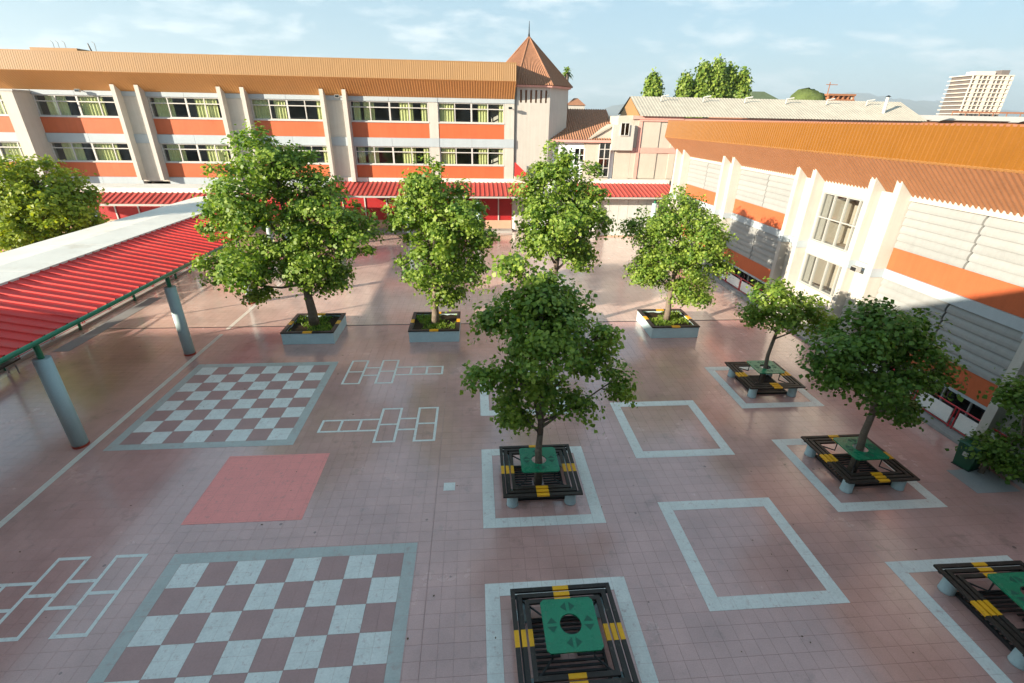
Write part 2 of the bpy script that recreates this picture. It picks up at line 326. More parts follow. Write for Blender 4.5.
# wider joints between the poured floor bays
for i, x in enumerate((4.49, 13.0)): tag(MB().box(x - .005, x + .005, -6.9, 10.9, 0.0005, 0.0015).build('floor_joint', 'grout'), kind='structure')
for i, y in enumerate((-3.25, 0.5, 4.25, 8.0)): tag(MB().box(-3.9, 17.7, y - .0035, y + .0035, 0.0006, 0.0016).build('floor_joint', 'grout'), kind='structure')

# ------------------------------------------------------------------ painted markings (thin coats cut at the tile joints)
PZ = 0.0036
def coat(mb, x0, x1, y0, y1, ox=0, oy=0, z=PZ, mi=0, gap=0.0010):
    def cuts(a, b, o):
        c = [a]; k = math.floor((a + o) / T) + 1
        while k * T - o < b - 1e-4:
            if k * T - o > a + 1e-4: c.append(k * T - o)
            k += 1
        return c + [b]
    xs, ys = cuts(x0, x1, ox), cuts(y0, y1, oy)
    for i in range(len(xs) - 1):
        for j in range(len(ys) - 1):
            a = xs[i] + (gap if i else 0); b = xs[i+1] - (gap if i < len(xs) - 2 else 0)
            c = ys[j] + (gap if j else 0); d = ys[j+1] - (gap if j < len(ys) - 2 else 0)
            mb.add([(a,c,z),(b,c,z),(b,d,z),(a,d,z)], [(0,1,2,3)], mi)
    return mb
def chessboard(bx, by, label):
    t = thing('chessboard', label, 'chessboard', (bx, by, 0), group='giant chessboards painted on the floor')
    w = coat(MB(), 0.002, 0.498, 0.002, 0.498).build('square', 'paint_white', t, (0, -0.5, 0))
    d = coat(MB(), 0.002, 0.498, 0.002, 0.498).build('square', 'paint_cell', t, (0.5, -0.5, 0))
    for r in range(8):
        for c in range(8):
            if (r, c) in ((0, 0), (0, 1)): continue
            place('square', (w if (r + c) % 2 == 0 else d).data, t, (c * .5, -(r + 1) * .5, 0))
    b = MB(); e = 0.23
    coat(b, -e, 4 + e, 0.003, e); coat(b, -e, 4 + e, -4 - e, -4.003); coat(b, -e, -0.003, -4, 0); coat(b, 4.003, 4 + e, -4, 0)
    b.build('border', 'paint_border', t)
chessboard(0, 0, 'larger chessboard nearest the camera, cut off by the bottom of the photo')
chessboard(-3.40, 7.66, 'smaller-looking chessboard beside the long white line under the red roof edge')
def outline(cx, cy, label):
    t = MB(); h = 1.25; w = 0.25
    coat(t, -h, h, h - w, h, cx, cy); coat(t, -h, h, -h, -h + w, cx, cy); coat(t, -h, -h + w, -h + w, h - w, cx, cy); coat(t, h - w, h, -h + w, h - w, cx, cy)
    tag(t.build('floor_square', 'paint_white', None, (cx, cy, 0)), label, 'floor marking', 'white square outlines painted on the floor')
outline(6.75, 1.75, 'pale square outline around the central tree bench')
outline(6.75, -2.0, 'pale square outline around the treeless bench at the bottom edge')
outline(14.25, -2.0, 'pale square outline around the bench in the bottom right corner')
outline(14.25, 1.75, 'pale square outline around the bench of the dark tree at right')
outline(14.25, 5.71, 'pale square outline around the farthest bench, with the small tree')
outline(10.5, -0.25, 'empty pale square outline in the open floor at lower right')
outline(10.5, 3.71, 'empty pale square outline just right of the central tree')
outline(6.75, 5.71, 'pale square outline hidden behind the crown of the central tree')
def hopscotch(x, y, flip, label):
    t = MB(); w = 0.065; z = PZ
    cells = [(0, .5, 0, .75), (0, .5, .75, 1.5), (.5, 1.0, .5, 1.0), (1.0, 1.5, 0, .75), (1.0, 1.5, .75, 1.5), (1.5, 2.0, .5, 1.0), (2.0, 2.5, .5, 1.0), (2.5, 3.0, .5, 1.0)]
    if flip: cells = [(3 - b, 3 - a, c, d) for a, b, c, d in cells]
    seg = set()
    for a, b, c, d in cells:
        for s in (('h', c, a, b), ('h', d, a, b), ('v', a, c, d), ('v', b, c, d)): seg.add(s)
    zz = z
    for s in sorted(seg):
        if s[0] == 'h': t.add([(s[2]+w/2+.001, s[1]-w/2, zz), (s[3]-w/2-.001, s[1]-w/2, zz), (s[3]-w/2-.001, s[1]+w/2, zz), (s[2]+w/2+.001, s[1]+w/2, zz)], [(0,1,2,3)])
    spans = {}
    for s in seg:
        if s[0] == 'v': spans.setdefault(s[1], []).append((s[2], s[3]))
    for xx, l in spans.items():
        a = min(p[0] for p in l); b = max(p[1] for p in l)
        t.add([(xx-w/2, a-w/2, zz), (xx+w/2, a-w/2, zz), (xx+w/2, b+w/2, zz), (xx-w/2, b+w/2, zz)], [(0,1,2,3)])
    tag(t.build('hopscotch', 'paint_white', None, (x, y, 0)), label, 'hopscotch', 'hopscotch courts painted on the floor')
hopscotch(1.30, 6.40, False, 'farther hopscotch court, its tail pointing right')
hopscotch(1.30, 3.44, True, 'nearer of the two small hopscotch courts, its tail pointing left')
hopscotch(-3.75, -1.26, True, 'large hopscotch court in the bottom left corner')
tag(coat(MB(), 0, 2.34, 0, 2.115, -.51, .945).build('salmon_square', 'paint_salmon', None, (-.51, .945, 0)), 'plain salmon red rectangle painted between the chessboards', 'floor marking')
tag(coat(MB(), 0, .25, 0, .25).build('white_tile', 'paint_white', None, (4.645, 1.61, 0)), 'single small white tile alone on the open floor', 'floor marking')
for y0, y1, lb in ((-6.9, 10.3, 'long white line running beside the blue-grey columns'), (10.75, 16.5, 'short white line beyond the long one, near the big left tree')):
    tag(coat(MB(), -.075, .075, 0, y1 - y0, 4.02, y0).build('white_line', 'paint_line', None, (-4.02, y0, 0)), lb, 'floor marking')

# ------------------------------------------------------------------ benches with tables
def ring_board(half, w, side, z0, z1, ys, mb):
    # one mitred board of a square ring; yellow stripe in the middle of it
    a, b = half, half - w
    def P(t, n, z):
        return ((t, -n, z), (n, t, z), (-t, n, z), (-n, -t, z))[side]
    def seg(t0o, t0i, t1o, t1i, mi):
        v = [P(t0o, a, z0), P(t1o, a, z0), P(t1i, b, z0), P(t0i, b, z0), P(t0o, a, z1), P(t1o, a, z1), P(t1i, b, z1), P(t0i, b, z1)]
        mb.add(v, [(3,2,1,0),(4,5,6,7),(0,1,5,4),(1,2,6,5),(2,3,7,6),(3,0,4,7)], mi)
    seg(-a + .002, -b, -ys, -ys, 0); seg(-ys, -ys, ys, ys, 1); seg(ys, ys, a - .002, b, 0)
    return mb
def make_bench():
    t = thing('tree_bench', 'x', 'bench', group='square slatted benches')
    for k in range(3):
        for s in range(4):
            ring_board(.83 - .107 * k, .070, s, .365, .405, .13, MB()).build('slat', ['bench_wood', 'bench_yellow'], t)
    fr = MB()
    for s in (-1, 1):
        fr.box(-.80, .80, s * .72 - .025, s * .72 + .025, .318, .3645); fr.box(s * .72 - .025, s * .72 + .025, -.69, .69, .319, .3640)
    fr.build('seat_frame', 'black_steel', t)
    lm = None
    for sx in (-1, 1):
        for sy in (-1, 1):
            l = (.62 * sx, .62 * sy, 0)
            if lm is None: lm = MB().tube([(0,0,0),(0,0,.02),(0,0,.30),(0,0,.3178)], [.125,.12,.11,.10], 20).build('leg', 'concrete_blue', t, l, True)
            else: place('leg', lm.data, t, l)
    # table top: rounded square with a round hole
    n = 48; h = .41; rc = .06; top = MB()
    outer = []; inner = []
    for i in range(n):
        a = 2 * math.pi * (i + .5) / n; c, s_ = math.cos(a), math.sin(a)
        m = max(abs(c), abs(s_)); ex, ey = c / m * h, s_ / m * h
        if abs(ex) > h - rc and abs(ey) > h - rc:
            cx, cy = math.copysign(h - rc, ex), math.copysign(h - rc, ey); d = Vector((ex - cx, ey - cy)).normalized() * rc; ex, ey = cx + d.x, cy + d.y
        outer.append((ex, ey)); inner.append((c * .16, s_ * .16))
    vs = [(x, y, .635) for x, y in outer] + [(x, y, .66) for x, y in outer] + [(x, y, .66) for x, y in inner] + [(x, y, .635) for x, y in inner]
    fs = []
    for i in range(n):
        j = (i + 1) % n
        fs += [(i, j, n + j, n + i), (n + i, n + j, 2*n + j, 2*n + i), (2*n + i, 2*n + j, 3*n + j, 3*n + i), (3*n + i, 3*n + j, j, i)]
    tt = top.add(vs, fs).build('table_top', 'table_green', t)
    for s in range(4):
        for q in (-1, 1):
            tri = [(q * .025, -.20), (q * .025, -.35), (q * .115, -.275)]
            rot = [(lambda x, y: (x, y)), (lambda x, y: (-y, x)), (lambda x, y: (-x, -y)), (lambda x, y: (y, -x))][s]
            p = [rot(*u) for u in tri]
            if q < 0: p = p[::-1]
            MB().prism(p, .6595, .6615, 'z').build('cutout_mark', 'table_cutout_dark', tt)  # thin dark triangles painted on in place of open cutouts
    sup = MB()
    for sx in (-1, 1):
        for sy in (-1, 1):
            sup.tube([(.31*sx,.31*sy,.634),(.31*sx,.31*sy,.36),(.56*sx,.56*sy,.34),(.70*sx,.70*sy,.335)], .017, 6)
    for s in (-1, 1):
        sup.box(-.33,.33, s*.31-.012, s*.31+.012, .610,.634); sup.box(s*.31-.012, s*.31+.012, -.31, .31, .612, .633)
    sup.build('table_support', 'black_steel', t)
    g = MB()
    for i in range(13):
        y = -.48 + i * .08
        if abs(y) < .12: g.box(-.52,-.13,y-.016,y+.016,.03,.055); g.box(.13,.52,y-.016,y+.016,.03,.055)
        else: g.box(-.52,.52,y-.016,y+.016,.03,.055)
    for s in (-1, 1): g.box(s*.54-.018, s*.54+.018, -.54,.54,0.0,.06); g.box(-.52,.52,s*.52-.015,s*.52+.015,.0,.057)
    g.build('grate', 'black_steel', t)
    return t
bench0 = make_bench()
BENCH = [((6.75, 1.75), 'slatted square bench with green table around the central tree'),
         ((6.75, -2.0), 'slatted square bench with green table and no tree, at the bottom edge'),
         ((14.25, -2.0), 'slatted square bench cut off by the right edge in the bottom corner'),
         ((14.25, 1.75), 'slatted square bench under the dark leaning tree at right'),
         ((14.25, 5.71), 'farthest slatted square bench, around the small tree at right')]
for i, (p, lb) in enumerate(BENCH):
    b = bench0 if i == 0 else clone(bench0)
    b.location = Vector((*p, PZ)) * K; b['label'] = lb
    b.rotation_euler.z = (0, .012, -.01, .008, -.006)[i]

# ------------------------------------------------------------------ planters
def make_planter():
    t = thing('planter', 'x', 'planter', group='pale blue concrete tree planters')
    h = .90; b = .80; w = MB()
    for s in range(4):
        P = lambda tt, n, z: ((tt, -n, z), (n, tt, z), (-tt, n, z), (-n, -tt, z))[s]
        v = [P(-h,h,0),P(h,h,0),P(b,b,0),P(-b,b,0),P(-h,h,.42),P(h,h,.42),P(b,b,.42),P(-b,b,.42)]
        w.add(v, [(3,2,1,0),(4,5,6,7),(0,1,5,4),(2,3,7,6)])
    w.build('wall', 'concrete_blue', t)
    for s in range(4): ring_board(.92, .13, s, .421, .465, .16, MB()).build('rim', ['bench_wood', 'bench_yellow'], t)
    sl = MB(); n = 12; r2 = random.Random(3)
    hh = [[.37 + r2.uniform(-.03, .03) for _ in range(n + 1)] for _ in range(n + 1)]
    vs = [(-.80 + 1.6 * i / n, -.80 + 1.6 * j / n, hh[i][j]) for i in range(n + 1) for j in range(n + 1)]
    sl.add(vs, [(i*(n+1)+j, (i+1)*(n+1)+j, (i+1)*(n+1)+j+1, i*(n+1)+j+1) for i in range(n) for j in range(n)]).build('soil', 'soil', t, smooth=True)
    g = MB()
    for k in range(1500):
        x, y = r2.uniform(-.76,.76), r2.uniform(-.76,.76); a = r2.uniform(0, 6.283)
        if math.sin(x * 5 + 1) + math.cos(y * 4 + x * 3) + r2.uniform(-.8, .8) < -.2: continue
        l = r2.uniform(.05,.12); w_ = r2.uniform(.012,.028); dx, dy = math.cos(a) * w_, math.sin(a) * w_; ox, oy = r2.uniform(-.07,.07), r2.uniform(-.07,.07)
        g.add([(x-dx,y-dy,.36),(x+dx,y+dy,.36),(x+ox*.6+dx*1.3,y+oy*.6+dy*1.3,.36+l*.7),(x+ox*1.4,y+oy*1.4,.36+l)], [(0,1,2,3)])
    tag(g.build('ground_cover', 'leaf', t), kind='stuff')
    return t
pl0 = make_planter()
for i, (x, lb) in enumerate(((-.56, 'planter of the largest tree, at far left of the row'), (3.89, 'planter of the second tree from left, in front of the far building'), (8.34, 'planter hidden behind the crown of the central tree'), (12.90, 'planter at the right end of the row, its left side in full sun'))):
    p = pl0 if i == 0 else clone(pl0)
    p.location = Vector((x, 10.20, PZ)) * K; p['label'] = lb; p.rotation_euler.z = (0, 0.0, 0, 0)[i] + (0, 3.14159, 1.5708, -1.5708)[i]

# ------------------------------------------------------------------ ribbed sheet roofing
def ribbed(length, width, pitch, rib, rw=.032):
    # sheet in local x (across ribs, 0..width), y (along slope, 0..length); z relief
    n = max(1, round(width / pitch)); p = width / n; xs = []
    for i in range(n):
        x = i * p
        xs += [(x, 0), (x + p/2 - rw, 0), (x + p/2 - rw/2, rib), (x + p/2 + rw/2, rib), (x + p/2 + rw, 0)]
    xs.append((width, 0))
    m = MB(); vs = [(x, 0, z) for x, z in xs] + [(x, length, z) for x, z in xs]; k = len(xs)
    vs2 = [(x, y, z - .012) for x, y, z in vs]
    m.add(vs, [(i, i + 1, k + i + 1, k + i) for i in range(k - 1)])
    m.add(vs2, [(k + i, k + i + 1, i + 1, i) for i in range(k - 1)])
    return m

def column(parent, loc, first=[None]):
    if first[0] is None:
        c = MB().tube([(0,0,.06),(0,0,2.40)], .165, 24).build('column', 'column_blue', parent, loc, False)
        for p in c.data.polygons: p.use_smooth = len(p.vertices) == 4
        MB().tube([(0,0,0),(0,0,.06)], .172, 24).build('base_ring', 'column_ring', c)
        MB().tube([(0,0,2.401),(0,0,2.80)], .065, 10).build('post', 'green_steel', c)
        first[0] = c; return c
    c = clone(first[0], parent); c.location = Vector(loc) * K; return c

# left walkway: red lean-to in front of a flat white slab
lw = thing('covered_walkway', 'covered walkway at left with red ribbed roof and white slab on blue-grey columns', 'walkway roof', (-4.3, 0, 0))
ang = math.atan2(3.40 - 2.90, 2.5); L = math.hypot(.50, 2.5)
sh = ribbed(L, 1.0, .333, .035)
o0 = None
for i, y in enumerate(range(-8, 21)):
    if o0 is None:
        o0 = sh.build('roof_sheet', 'red_roof', lw, (.14, y, 2.885))
        o = o0
    else: o = place('roof_sheet', o0.data, lw, (.14, y, 2.885))
    # local y runs up the slope towards -x, local x along +y
    R = Matrix((( 0, -math.cos(ang), math.sin(ang)), (1, 0, 0), (0, math.sin(ang), math.cos(ang))))
    o.rotation_euler = R.to_euler()
sl = MB()
prof = [(-2.30, 3.12), (-2.30, 3.43), (-3.6, 3.45), (-5.25, 3.32), (-5.25, 3.12)]
# slab poured in 3 m lengths with open joints
for i, y in enumerate(range(-8, 21, 3)):
    MB().prism(prof, y + .006, min(y + 3, 21.2) - .006, 'y').build('slab', 'slab_white', lw)
MB().tube([(.16, -8, 2.84), (.16, 21.1, 2.84)], .055, 10).build('gutter', 'green_steel', lw, smooth=True)
for i in range(6): MB().tube([(0, -1.3 + i * 4.97, 2.80), (-1.2, -1.3 + i * 4.97, 3.0), (-2.31, -1.3 + i * 4.97, 3.14)], .045, 8).build('rafter', 'green_steel', lw)
for i in range(5): column(lw, (-.0, -1.27 + i * 4.97, 0))
for i in range(10): MB().tube([(-5.05, -8 + i * 3.15, 0), (-5.05, -8 + i * 3.15, 3.12)], .05, 8).build('back_post', 'green_steel', lw)

# railing with white boards, red posts (left, beyond the walkway; right, along the sunken windows)
def railing(name, label, p0, n, step, rz, boards, group):
    t = thing(name, label, 'railing', p0, rz, group)
    pm = None
    for i in range(n + 1):
        for d in (-.05, .05):
            if pm is None: pm = MB().tube([(0,0,0),(0,0,.62)], .018, 6).build('post', 'red_steel', t, (i * step + d, 0, 0))
            else: place('post', pm.data, t, (i * step + d, 0, 0))
    MB().tube([(-.05,0,.62),(n*step+.05,0,.62)], .02, 6).build('top_rail', 'red_steel', t)
    MB().tube([(-.05,0,.05),(n*step+.05,0,.05)], .014, 6).build('bottom_rail', 'red_steel', t)
    bm = None
    for i in boards:
        if bm is None: bm = MB().box(.10, step - .10, -.012, .012, .09, .52).build('board', 'mesh_white', t, (i * step, 0, 0))
        else: place('board', bm.data, t, (i * step, 0, 0))
    return t
railing('railing', 'red post railing with pale boards beyond the left walkway', (-9.50, 5.5, .10), 10, 1.45, math.pi / 2, (0, 2, 3, 5, 6, 7, 9), 'railings')
railing('railing', 'red railing with two white boards under the far right windows', (18.05, 16.95, .10), 4, 1.32, -math.pi / 2, (0, 1, 2, 3), 'railings')
railing('railing', 'red railing with white boards below the near orange panels at right', (18.05, 6.8, .10), 4, 1.22, -math.pi / 2, (0, 1, 2, 3), 'railings')
tag(MB().cbox(17.76, 18.33, -6.9, 24.4, -.09, .10, .012).build('kerb', 'kerb_grey'), kind='structure')
# dark bench under the walkway, at the left edge
b = thing('waiting_bench', 'dark low bench on grey legs under the left walkway', 'bench', (-9.0, 7.0, 0))
MB().cbox(-.18, .18, -.8, .8, .36, .41).build('seat', 'bench_wood', b)
MB().cbox(-.19, -.15, -.8, .8, .5, .72).build('backrest', 'bench_wood', b)
for s in (-.6, .6):
    MB().tube([(.14, s, 0), (.14, s, .36)], .025, 6).build('leg', 'frame_grey', b); MB().tube([(-.16, s, 0), (-.17, s, .70)], .025, 6).build('leg', 'frame_grey', b)
# ------------------------------------------------------------------ building parts (local frame: x along the facade, -y outwards)
def ribs_v(x0, x1, pts, pitch, relief, mb, mi=0):
    # strip following profile pts [(y,z),...] along x, with ribs running along the profile
    n = max(2, int((x1 - x0) / pitch)); p = (x1 - x0) / n; k = len(pts)
    nrm = []
    for i in range(k):
        a = pts[max(i-1, 0)]; b = pts[min(i+1, k-1)]; dy, dz = b[0]-a[0], b[1]-a[1]; l = math.hypot(dy, dz); nrm.append((-dz / l, dy / l))
    xs = []
    for i in range(n): x = x0 + i * p; xs += [(x, 0), (x + p*.55, 0), (x + p*.65, relief), (x + p*.9, relief)]
    xs.append((x1, 0)); m = len(xs)
    vs = [(x, pts[j][0] + nrm[j][0] * r, pts[j][1] + nrm[j][1] * r) for j in range(k) for x, r in xs]
    mb.add(vs, [(j*m+i, j*m+i+1, (j+1)*m+i+1, (j+1)*m+i) for j in range(k-1) for i in range(m-1)], mi)
    return mb
PANES = {}
def window(parent, x0, z0, w, h, cols, rows, y=.10, frame='frame_white', fw=.055, mid=True, curtains=None, glass='glass', seed=0):
    """rows: list of fractions (bottom to top). window > frame bars are the window mesh, panes and curtains its children"""
    m = MB(); hs = [0]; 
    for r in rows: hs.append(hs[-1] + r * h)
    d = .05
    m.box(0, w, -d, d, 0, fw); m.box(0, w, -d, d, h - fw, h); m.box(0, fw, -d + .002, d - .002, fw, h - fw); m.box(w - fw, w, -d + .002, d - .002, fw, h - fw)
    cx = [w * i / cols for i in range(cols + 1)]
    for i in range(1, cols):
        b = fw * (.95 if mid and i == cols // 2 else .5)
        m.box(cx[i] - b, cx[i] + b, -d + .004, d - .004, fw, h - fw)
    for j in range(1, len(hs) - 1): m.box(fw, w - fw, -d + .007, d - .007, hs[j] - fw * .5, hs[j] + fw * .5)
    wn_ = m.build('window', frame, parent, (x0, y, z0))
    for i in range(cols):
        for j in range(len(rows)):
            a, b, c, e = cx[i] + .01, cx[i+1] - .01, hs[j] + .01, hs[j+1] - .01
            key = (round(b - a, 3), round(e - c, 3), glass)
            if key not in PANES: PANES[key] = MB().box(0, b - a, -.004, .004, 0, e - c).build('pane', glass, wn_, (a, .012, c)).data
            else: place('pane', PANES[key], wn_, (a, .012, c))
    if curtains:
        r = random.Random(seed)
        for (a, b) in curtains:
            n = int((b - a) * w / .045) + 3; vs = []
            for q in range(n + 1):
                xx = (a + (b - a) * q / n) * w; yy = .16 + .035 * math.sin(q * 1.35) + r.uniform(-.008, .008)
                vs += [(xx, yy, .02), (xx + r.uniform(-.01, .01), yy, h - .03)]
            MB().add(vs, [(2*q, 2*q+2, 2*q+3, 2*q+1) for q in range(n)]).build('curtain', 'curtain', wn_, smooth=True)
    return wn_
def fin(parent, xc, th, dep, z0, ztop_wall, ztop_front, m='wall_white'):
    # plate at xc, depth dep, top sloping up with the soffit
    MB().prism([(.12, z0), (-dep, z0), (-dep, ztop_front), (.12, ztop_wall)], xc - th/2, xc + th/2, 'x').build('pier_fin', m, parent)

# ------------------------------------------------------------------ far school building (facade y = 28)
fb = thing('school_building', 'long two-storey school building with orange panels and tan metal roof edge, at the back', 'building', (0, 28.0, 0))
X0, X1 = -34.0, 8.15
pairs = [-27.75, -15.50, -9.38, -3.27]
ovh = 1.15
ribs_v(X0, X1, [(-ovh, 9.52), (-ovh + .08, 10.52)], .13, .009, MB()).build('fascia', 'fascia_tan', fb)
MB().prism([(-ovh + .03, 9.48), (-ovh - .02, 9.52), (-ovh + .06, 9.54)], X0, X1, 'x').build('fascia_trim', 'soffit_brown', fb)
ribs_v(X0, X1, [(.15, 8.46), (-ovh + .02, 9.50)], .16, .012, MB()).build('soffit', 'soffit_brown', fb)
MB().prism([(-ovh + .07, 10.48), (-ovh + .07, 10.54), (3, 10.75), (8, 10.3), (8, 10.2), (3, 10.6)], X0, X1, 'x').build('roof', 'fascia_tan', fb)
MB().add([(X1 - .01, -ovh + .02, 9.44), (X1 - .01, 8, 9.44), (X1 - .01, 8, 10.3), (X1 - .01, -ovh + .1, 10.4)], [(0,1,2,3)]).build('end_panel', 'fascia_tan', fb)
# horizontal bands
def bays(): 
    return [(-26.9, -22.02), (-21.33, -16.34), (-14.66, -10.22), (-8.54, -4.11), (-2.43, 2.56), (3.16, 7.50)]
BAY = bays()
solid = [(-34, -26.9), (-22.02, -21.33), (-16.34, -14.66), (-10.22, -8.54), (-4.11, -2.43), (2.56, 3.16), (7.50, 8.15)]
for a, b in solid:
    MB().box(a, b, .02, .40, 3.30, 5.62).build('wall', 'wall_white', fb)
    MB().box(a, b, -.02, .40, 5.625, 6.15).build('wall_band', 'wall_cool', fb)
    MB().box(a, b, .02, .40, 6.155, 8.30).build('wall', 'wall_white', fb)
    MB().box(a, b, -.02, .40, 8.305, 8.56).build('wall_band', 'wall_cool', fb)
cur = [[(.02,.10),(.52,.62),(.95,.99)], [(.27,.33),(.50,.66)], [(.02,.20),(.26,.48)], [(.20,.26),(.5,.72),(.92,.98)], [(.02,.2),(.24,.40),(.7,.9)], [(.22,.47),(.70,.76)],
       [(.02,.46),(.52,.80)], [(.1,.34),(.5,.78)], [(.05,.3),(.6,.9)], [(.0,.24),(.3,.46),(.9,.99)], [(.03,.12),(.16,.30),(.62,.8),(.9,.98)], [(.02,.24),(.6,.75),(.92,.99)]]
for i, (a, b) in enumerate(BAY):
    for k, (zs, zt, zo) in enumerate(((7.12, 8.30, 6.15), (4.50, 5.62, 3.56))):
        window(fb, a + .02, zs, b - a - .04, zt - zs, 4, (.70, .30), .12, curtains=cur[(i + 6 * (1 - k)) % 12 if k == 0 else 6 + i], seed=i * 2 + k)
        MB().box(a + .002, b - .002, .05, .30, zo + .005, zs - .06).build('orange_panel', 'panel_orange', fb)
        MB().box(a - .01, b + .01, -.01, .20, zs - .06, zs - .003).build('sill', 'frame_white', fb)
    mid = (a + b) / 2
    for za, zb, n in ((5.625, 6.15, 0), (8.305, 8.56, 1), (3.0, 3.556, 2)):
        MB().box(a + .004, mid - .006, .0, .40, za, zb).build('wall_band', 'wall_cool', fb); MB().box(mid + .006, b - .004, .0, .40, za, zb).build('wall_band', 'wall_cool', fb)
    MB().box(a - .6, b + .6, .42, 4.0, 5.66, 6.10).build('floor_plate', 'interior', fb)
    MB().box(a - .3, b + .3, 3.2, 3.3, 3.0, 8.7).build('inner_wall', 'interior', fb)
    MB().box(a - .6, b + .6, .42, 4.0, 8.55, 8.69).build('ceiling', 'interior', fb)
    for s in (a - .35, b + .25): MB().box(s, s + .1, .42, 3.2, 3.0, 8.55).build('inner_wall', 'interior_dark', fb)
for c in pairs:
    for s in (-.69, .69): fin(fb, c + s, .24, .52, 3.42, 8.52, 8.90)
MB().box(-22.02, -21.33, -1.25, .02, 3.42, 8.42).build('pier', 'wall_white', fb)
MB().box(-22.10, -21.25, -1.30, .02, 8.42, 8.50).build('pier_cap', 'frame_grey', fb)
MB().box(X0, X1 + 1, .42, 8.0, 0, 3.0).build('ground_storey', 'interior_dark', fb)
for k, (a, b) in enumerate(((X0, -4.4), (-4.35, 1.0), (1.1, 4.9), (5.0, 8.1))):
    MB().box(a, b, .30, .41, .75, 2.3).build('red_panel', 'red_wall', fb); MB().box(a, b, .26, .41, 0, .74).build('plinth', 'tan_wall', fb)
    MB().box(a, b, .29, .40, 2.32, 2.40).build('rail', 'frame_white', fb)
    for x in np.arange(max(a, -24) + .6, b - .3, 1.5): MB().box(x, x + .08, .24, .29, .75, 2.9).build('door_frame', 'frame_white', fb)
MB().box(-3.9, 8.1, -.55, .25, 0.0, .16).build('step', 'concrete', fb)
MB().box(-33.9, 8.1, 7.8, 7.9, 0, 10.2).build('wall', 'wall_white', fb)
# rooftop box and aerials
MB().box(-22.4, -19.6, 2.6, 4.4, 10.5, 11.02).build('roof_box', 'fascia_tan', fb)
MB().box(-19.5, -17.9, 2.8, 3.6, 10.55, 10.86).build('roof_unit', 'frame_grey', fb)
MB().tube([(-19.0,3,10.8),(-19.1,3,11.35)], [.07,.03], 6).build('vent', 'black_steel', fb)
for x in (-21.2, -20.9, -20.5, -18.7): MB().tube([(x,3,10.9),(x,3,11.35),(x-.12,3,11.45)], .02, 5).build('aerial', 'frame_grey', fb)
def floodlight(parent, loc):
    f = MB().box(-.13,.13,-.16,.0,-.06,.10).build('floodlight', 'frame_grey', parent, loc)
    MB().box(-.11,.11,-.175,-.161,-.04,.08).build('lens', 'glass_dark', f); MB().tube([(0,0,0),(0,.25,.05)], .025, 6).build('bracket', 'frame_grey', f)
for l in ((-18.36,-.22,8.52),(-3.06,-.22,8.50),(7.85,-.22,8.02)): floodlight(fb, l)

# far walkway roofs
def far_roof(name, label, x0, x1, yf, yb, zf, zb, slab_back):
    t = thing(name, label, 'walkway roof', ((x0+x1)/2, yf, 0), group='far walkway roofs'); h = (x1 - x0) / 2
    Ls = math.hypot(yb - yf, zb - zf); a = math.atan2(zb - zf, yb - yf); n = round((x1 - x0) / .93); w = (x1 - x0) / n
    s0 = None
    for i in range(n):
        l = (-h + i * w, 0, zf)
        if s0 is None: o = s0 = ribbed(Ls, w, .31, .045).build('roof_sheet', 'red_roof_sunlit', t, l)
        else: o = place('roof_sheet', s0.data, t, l)
        o.rotation_euler = (a, 0, 0)
    MB().box(-h, h, .01, .07, zf - .13, zf - .02).build('fascia', 'frame_grey', t)
    MB().box(-h, h, yb - yf - .02, slab_back - yf, zb - .03, zb + .26).build('slab', 'slab_white', t)
    k = 0
    x = -h + .8
    while x < h: column(t, (x, .35, 0)); x += 4.6
    return t
far_roof('covered_walkway', 'red roofed walkway at the far left, partly behind the yellow-green tree', -25.7, -4.6, 21.8, 23.0, 2.85, 3.28, 24.8)
far_roof('covered_walkway', 'red roofed walkway along the foot of the far school building', -4.3, 9.2, 25.3, 27.93, 2.84, 3.38, 28.0)
far_roof('covered_walkway', 'short red walkway roof below the cream annex, right of the third tree', 12.2, 19.3, 25.3, 27.93, 2.84, 3.38, 28.4)
sw = thing('shutter_wall', 'grey shutter wall under the short red roof at the back', 'wall', (16.0, 26.3, 0))
for i in range(6): MB().box(-1.95 + i * .65, -1.32 + i * .65, 0, .06, .08, 2.55).build('panel', 'shutter_grey', sw)
MB().box(-2.1, -1.97, -.05, .10, 0, 2.6).build('post', 'wall_cream', sw); MB().box(1.97, 2.1, -.05, .10, 0, 2.6).build('post', 'wall_cream', sw)
MB().box(-1.97, 1.97, .0, .10, 0, .07).build('base_rail', 'tan_wall', sw)

# ------------------------------------------------------------------ right school building (facade x = 19, faces the courtyard)
rb = thing('school_building', 'right school building with beige louvres, orange panels and orange metal roof edge', 'building', (18.35, 0, 0), -math.pi / 2)
# local x = -world y
A0, A1 = -24.5, 7.0
ribs_v(A0, A1, [(-1.15, 6.58), (-1.07, 7.48)], .15, .022, MB()).build('fascia', 'fascia_orange', rb)
MB().prism([(-1.11, 6.52), (-1.18, 6.58), (-1.09, 6.60)], A0, A1, 'x').build('fascia_trim', 'soffit_brown', rb)
ribs_v(A0, A1, [(.15, 5.42), (-1.13, 6.56)], .16, .05, MB()).build('soffit', 'soffit_copper', rb)
MB().prism([(-1.08, 7.44), (-1.08, 7.49), (4, 7.42), (9, 7.1), (9, 7.0), (4, 7.3)], A0, A1, 'x').build('roof', 'brown_roof', rb)
MB().add([(A0 + .01, -1.13, 6.58), (A0 + .01, 9, 6.58), (A0 + .01, 9, 7.1), (A0 + .01, -1.07, 7.48)], [(3,2,1,0)]).build('end_panel', 'fascia_orange', rb)
prs = [(-24.0, -22.95), (-17.95, -17.0), (-11.95, -11.0), (-8.2, -7.2), (-2.33, -1.33), (3.55, 4.55)]
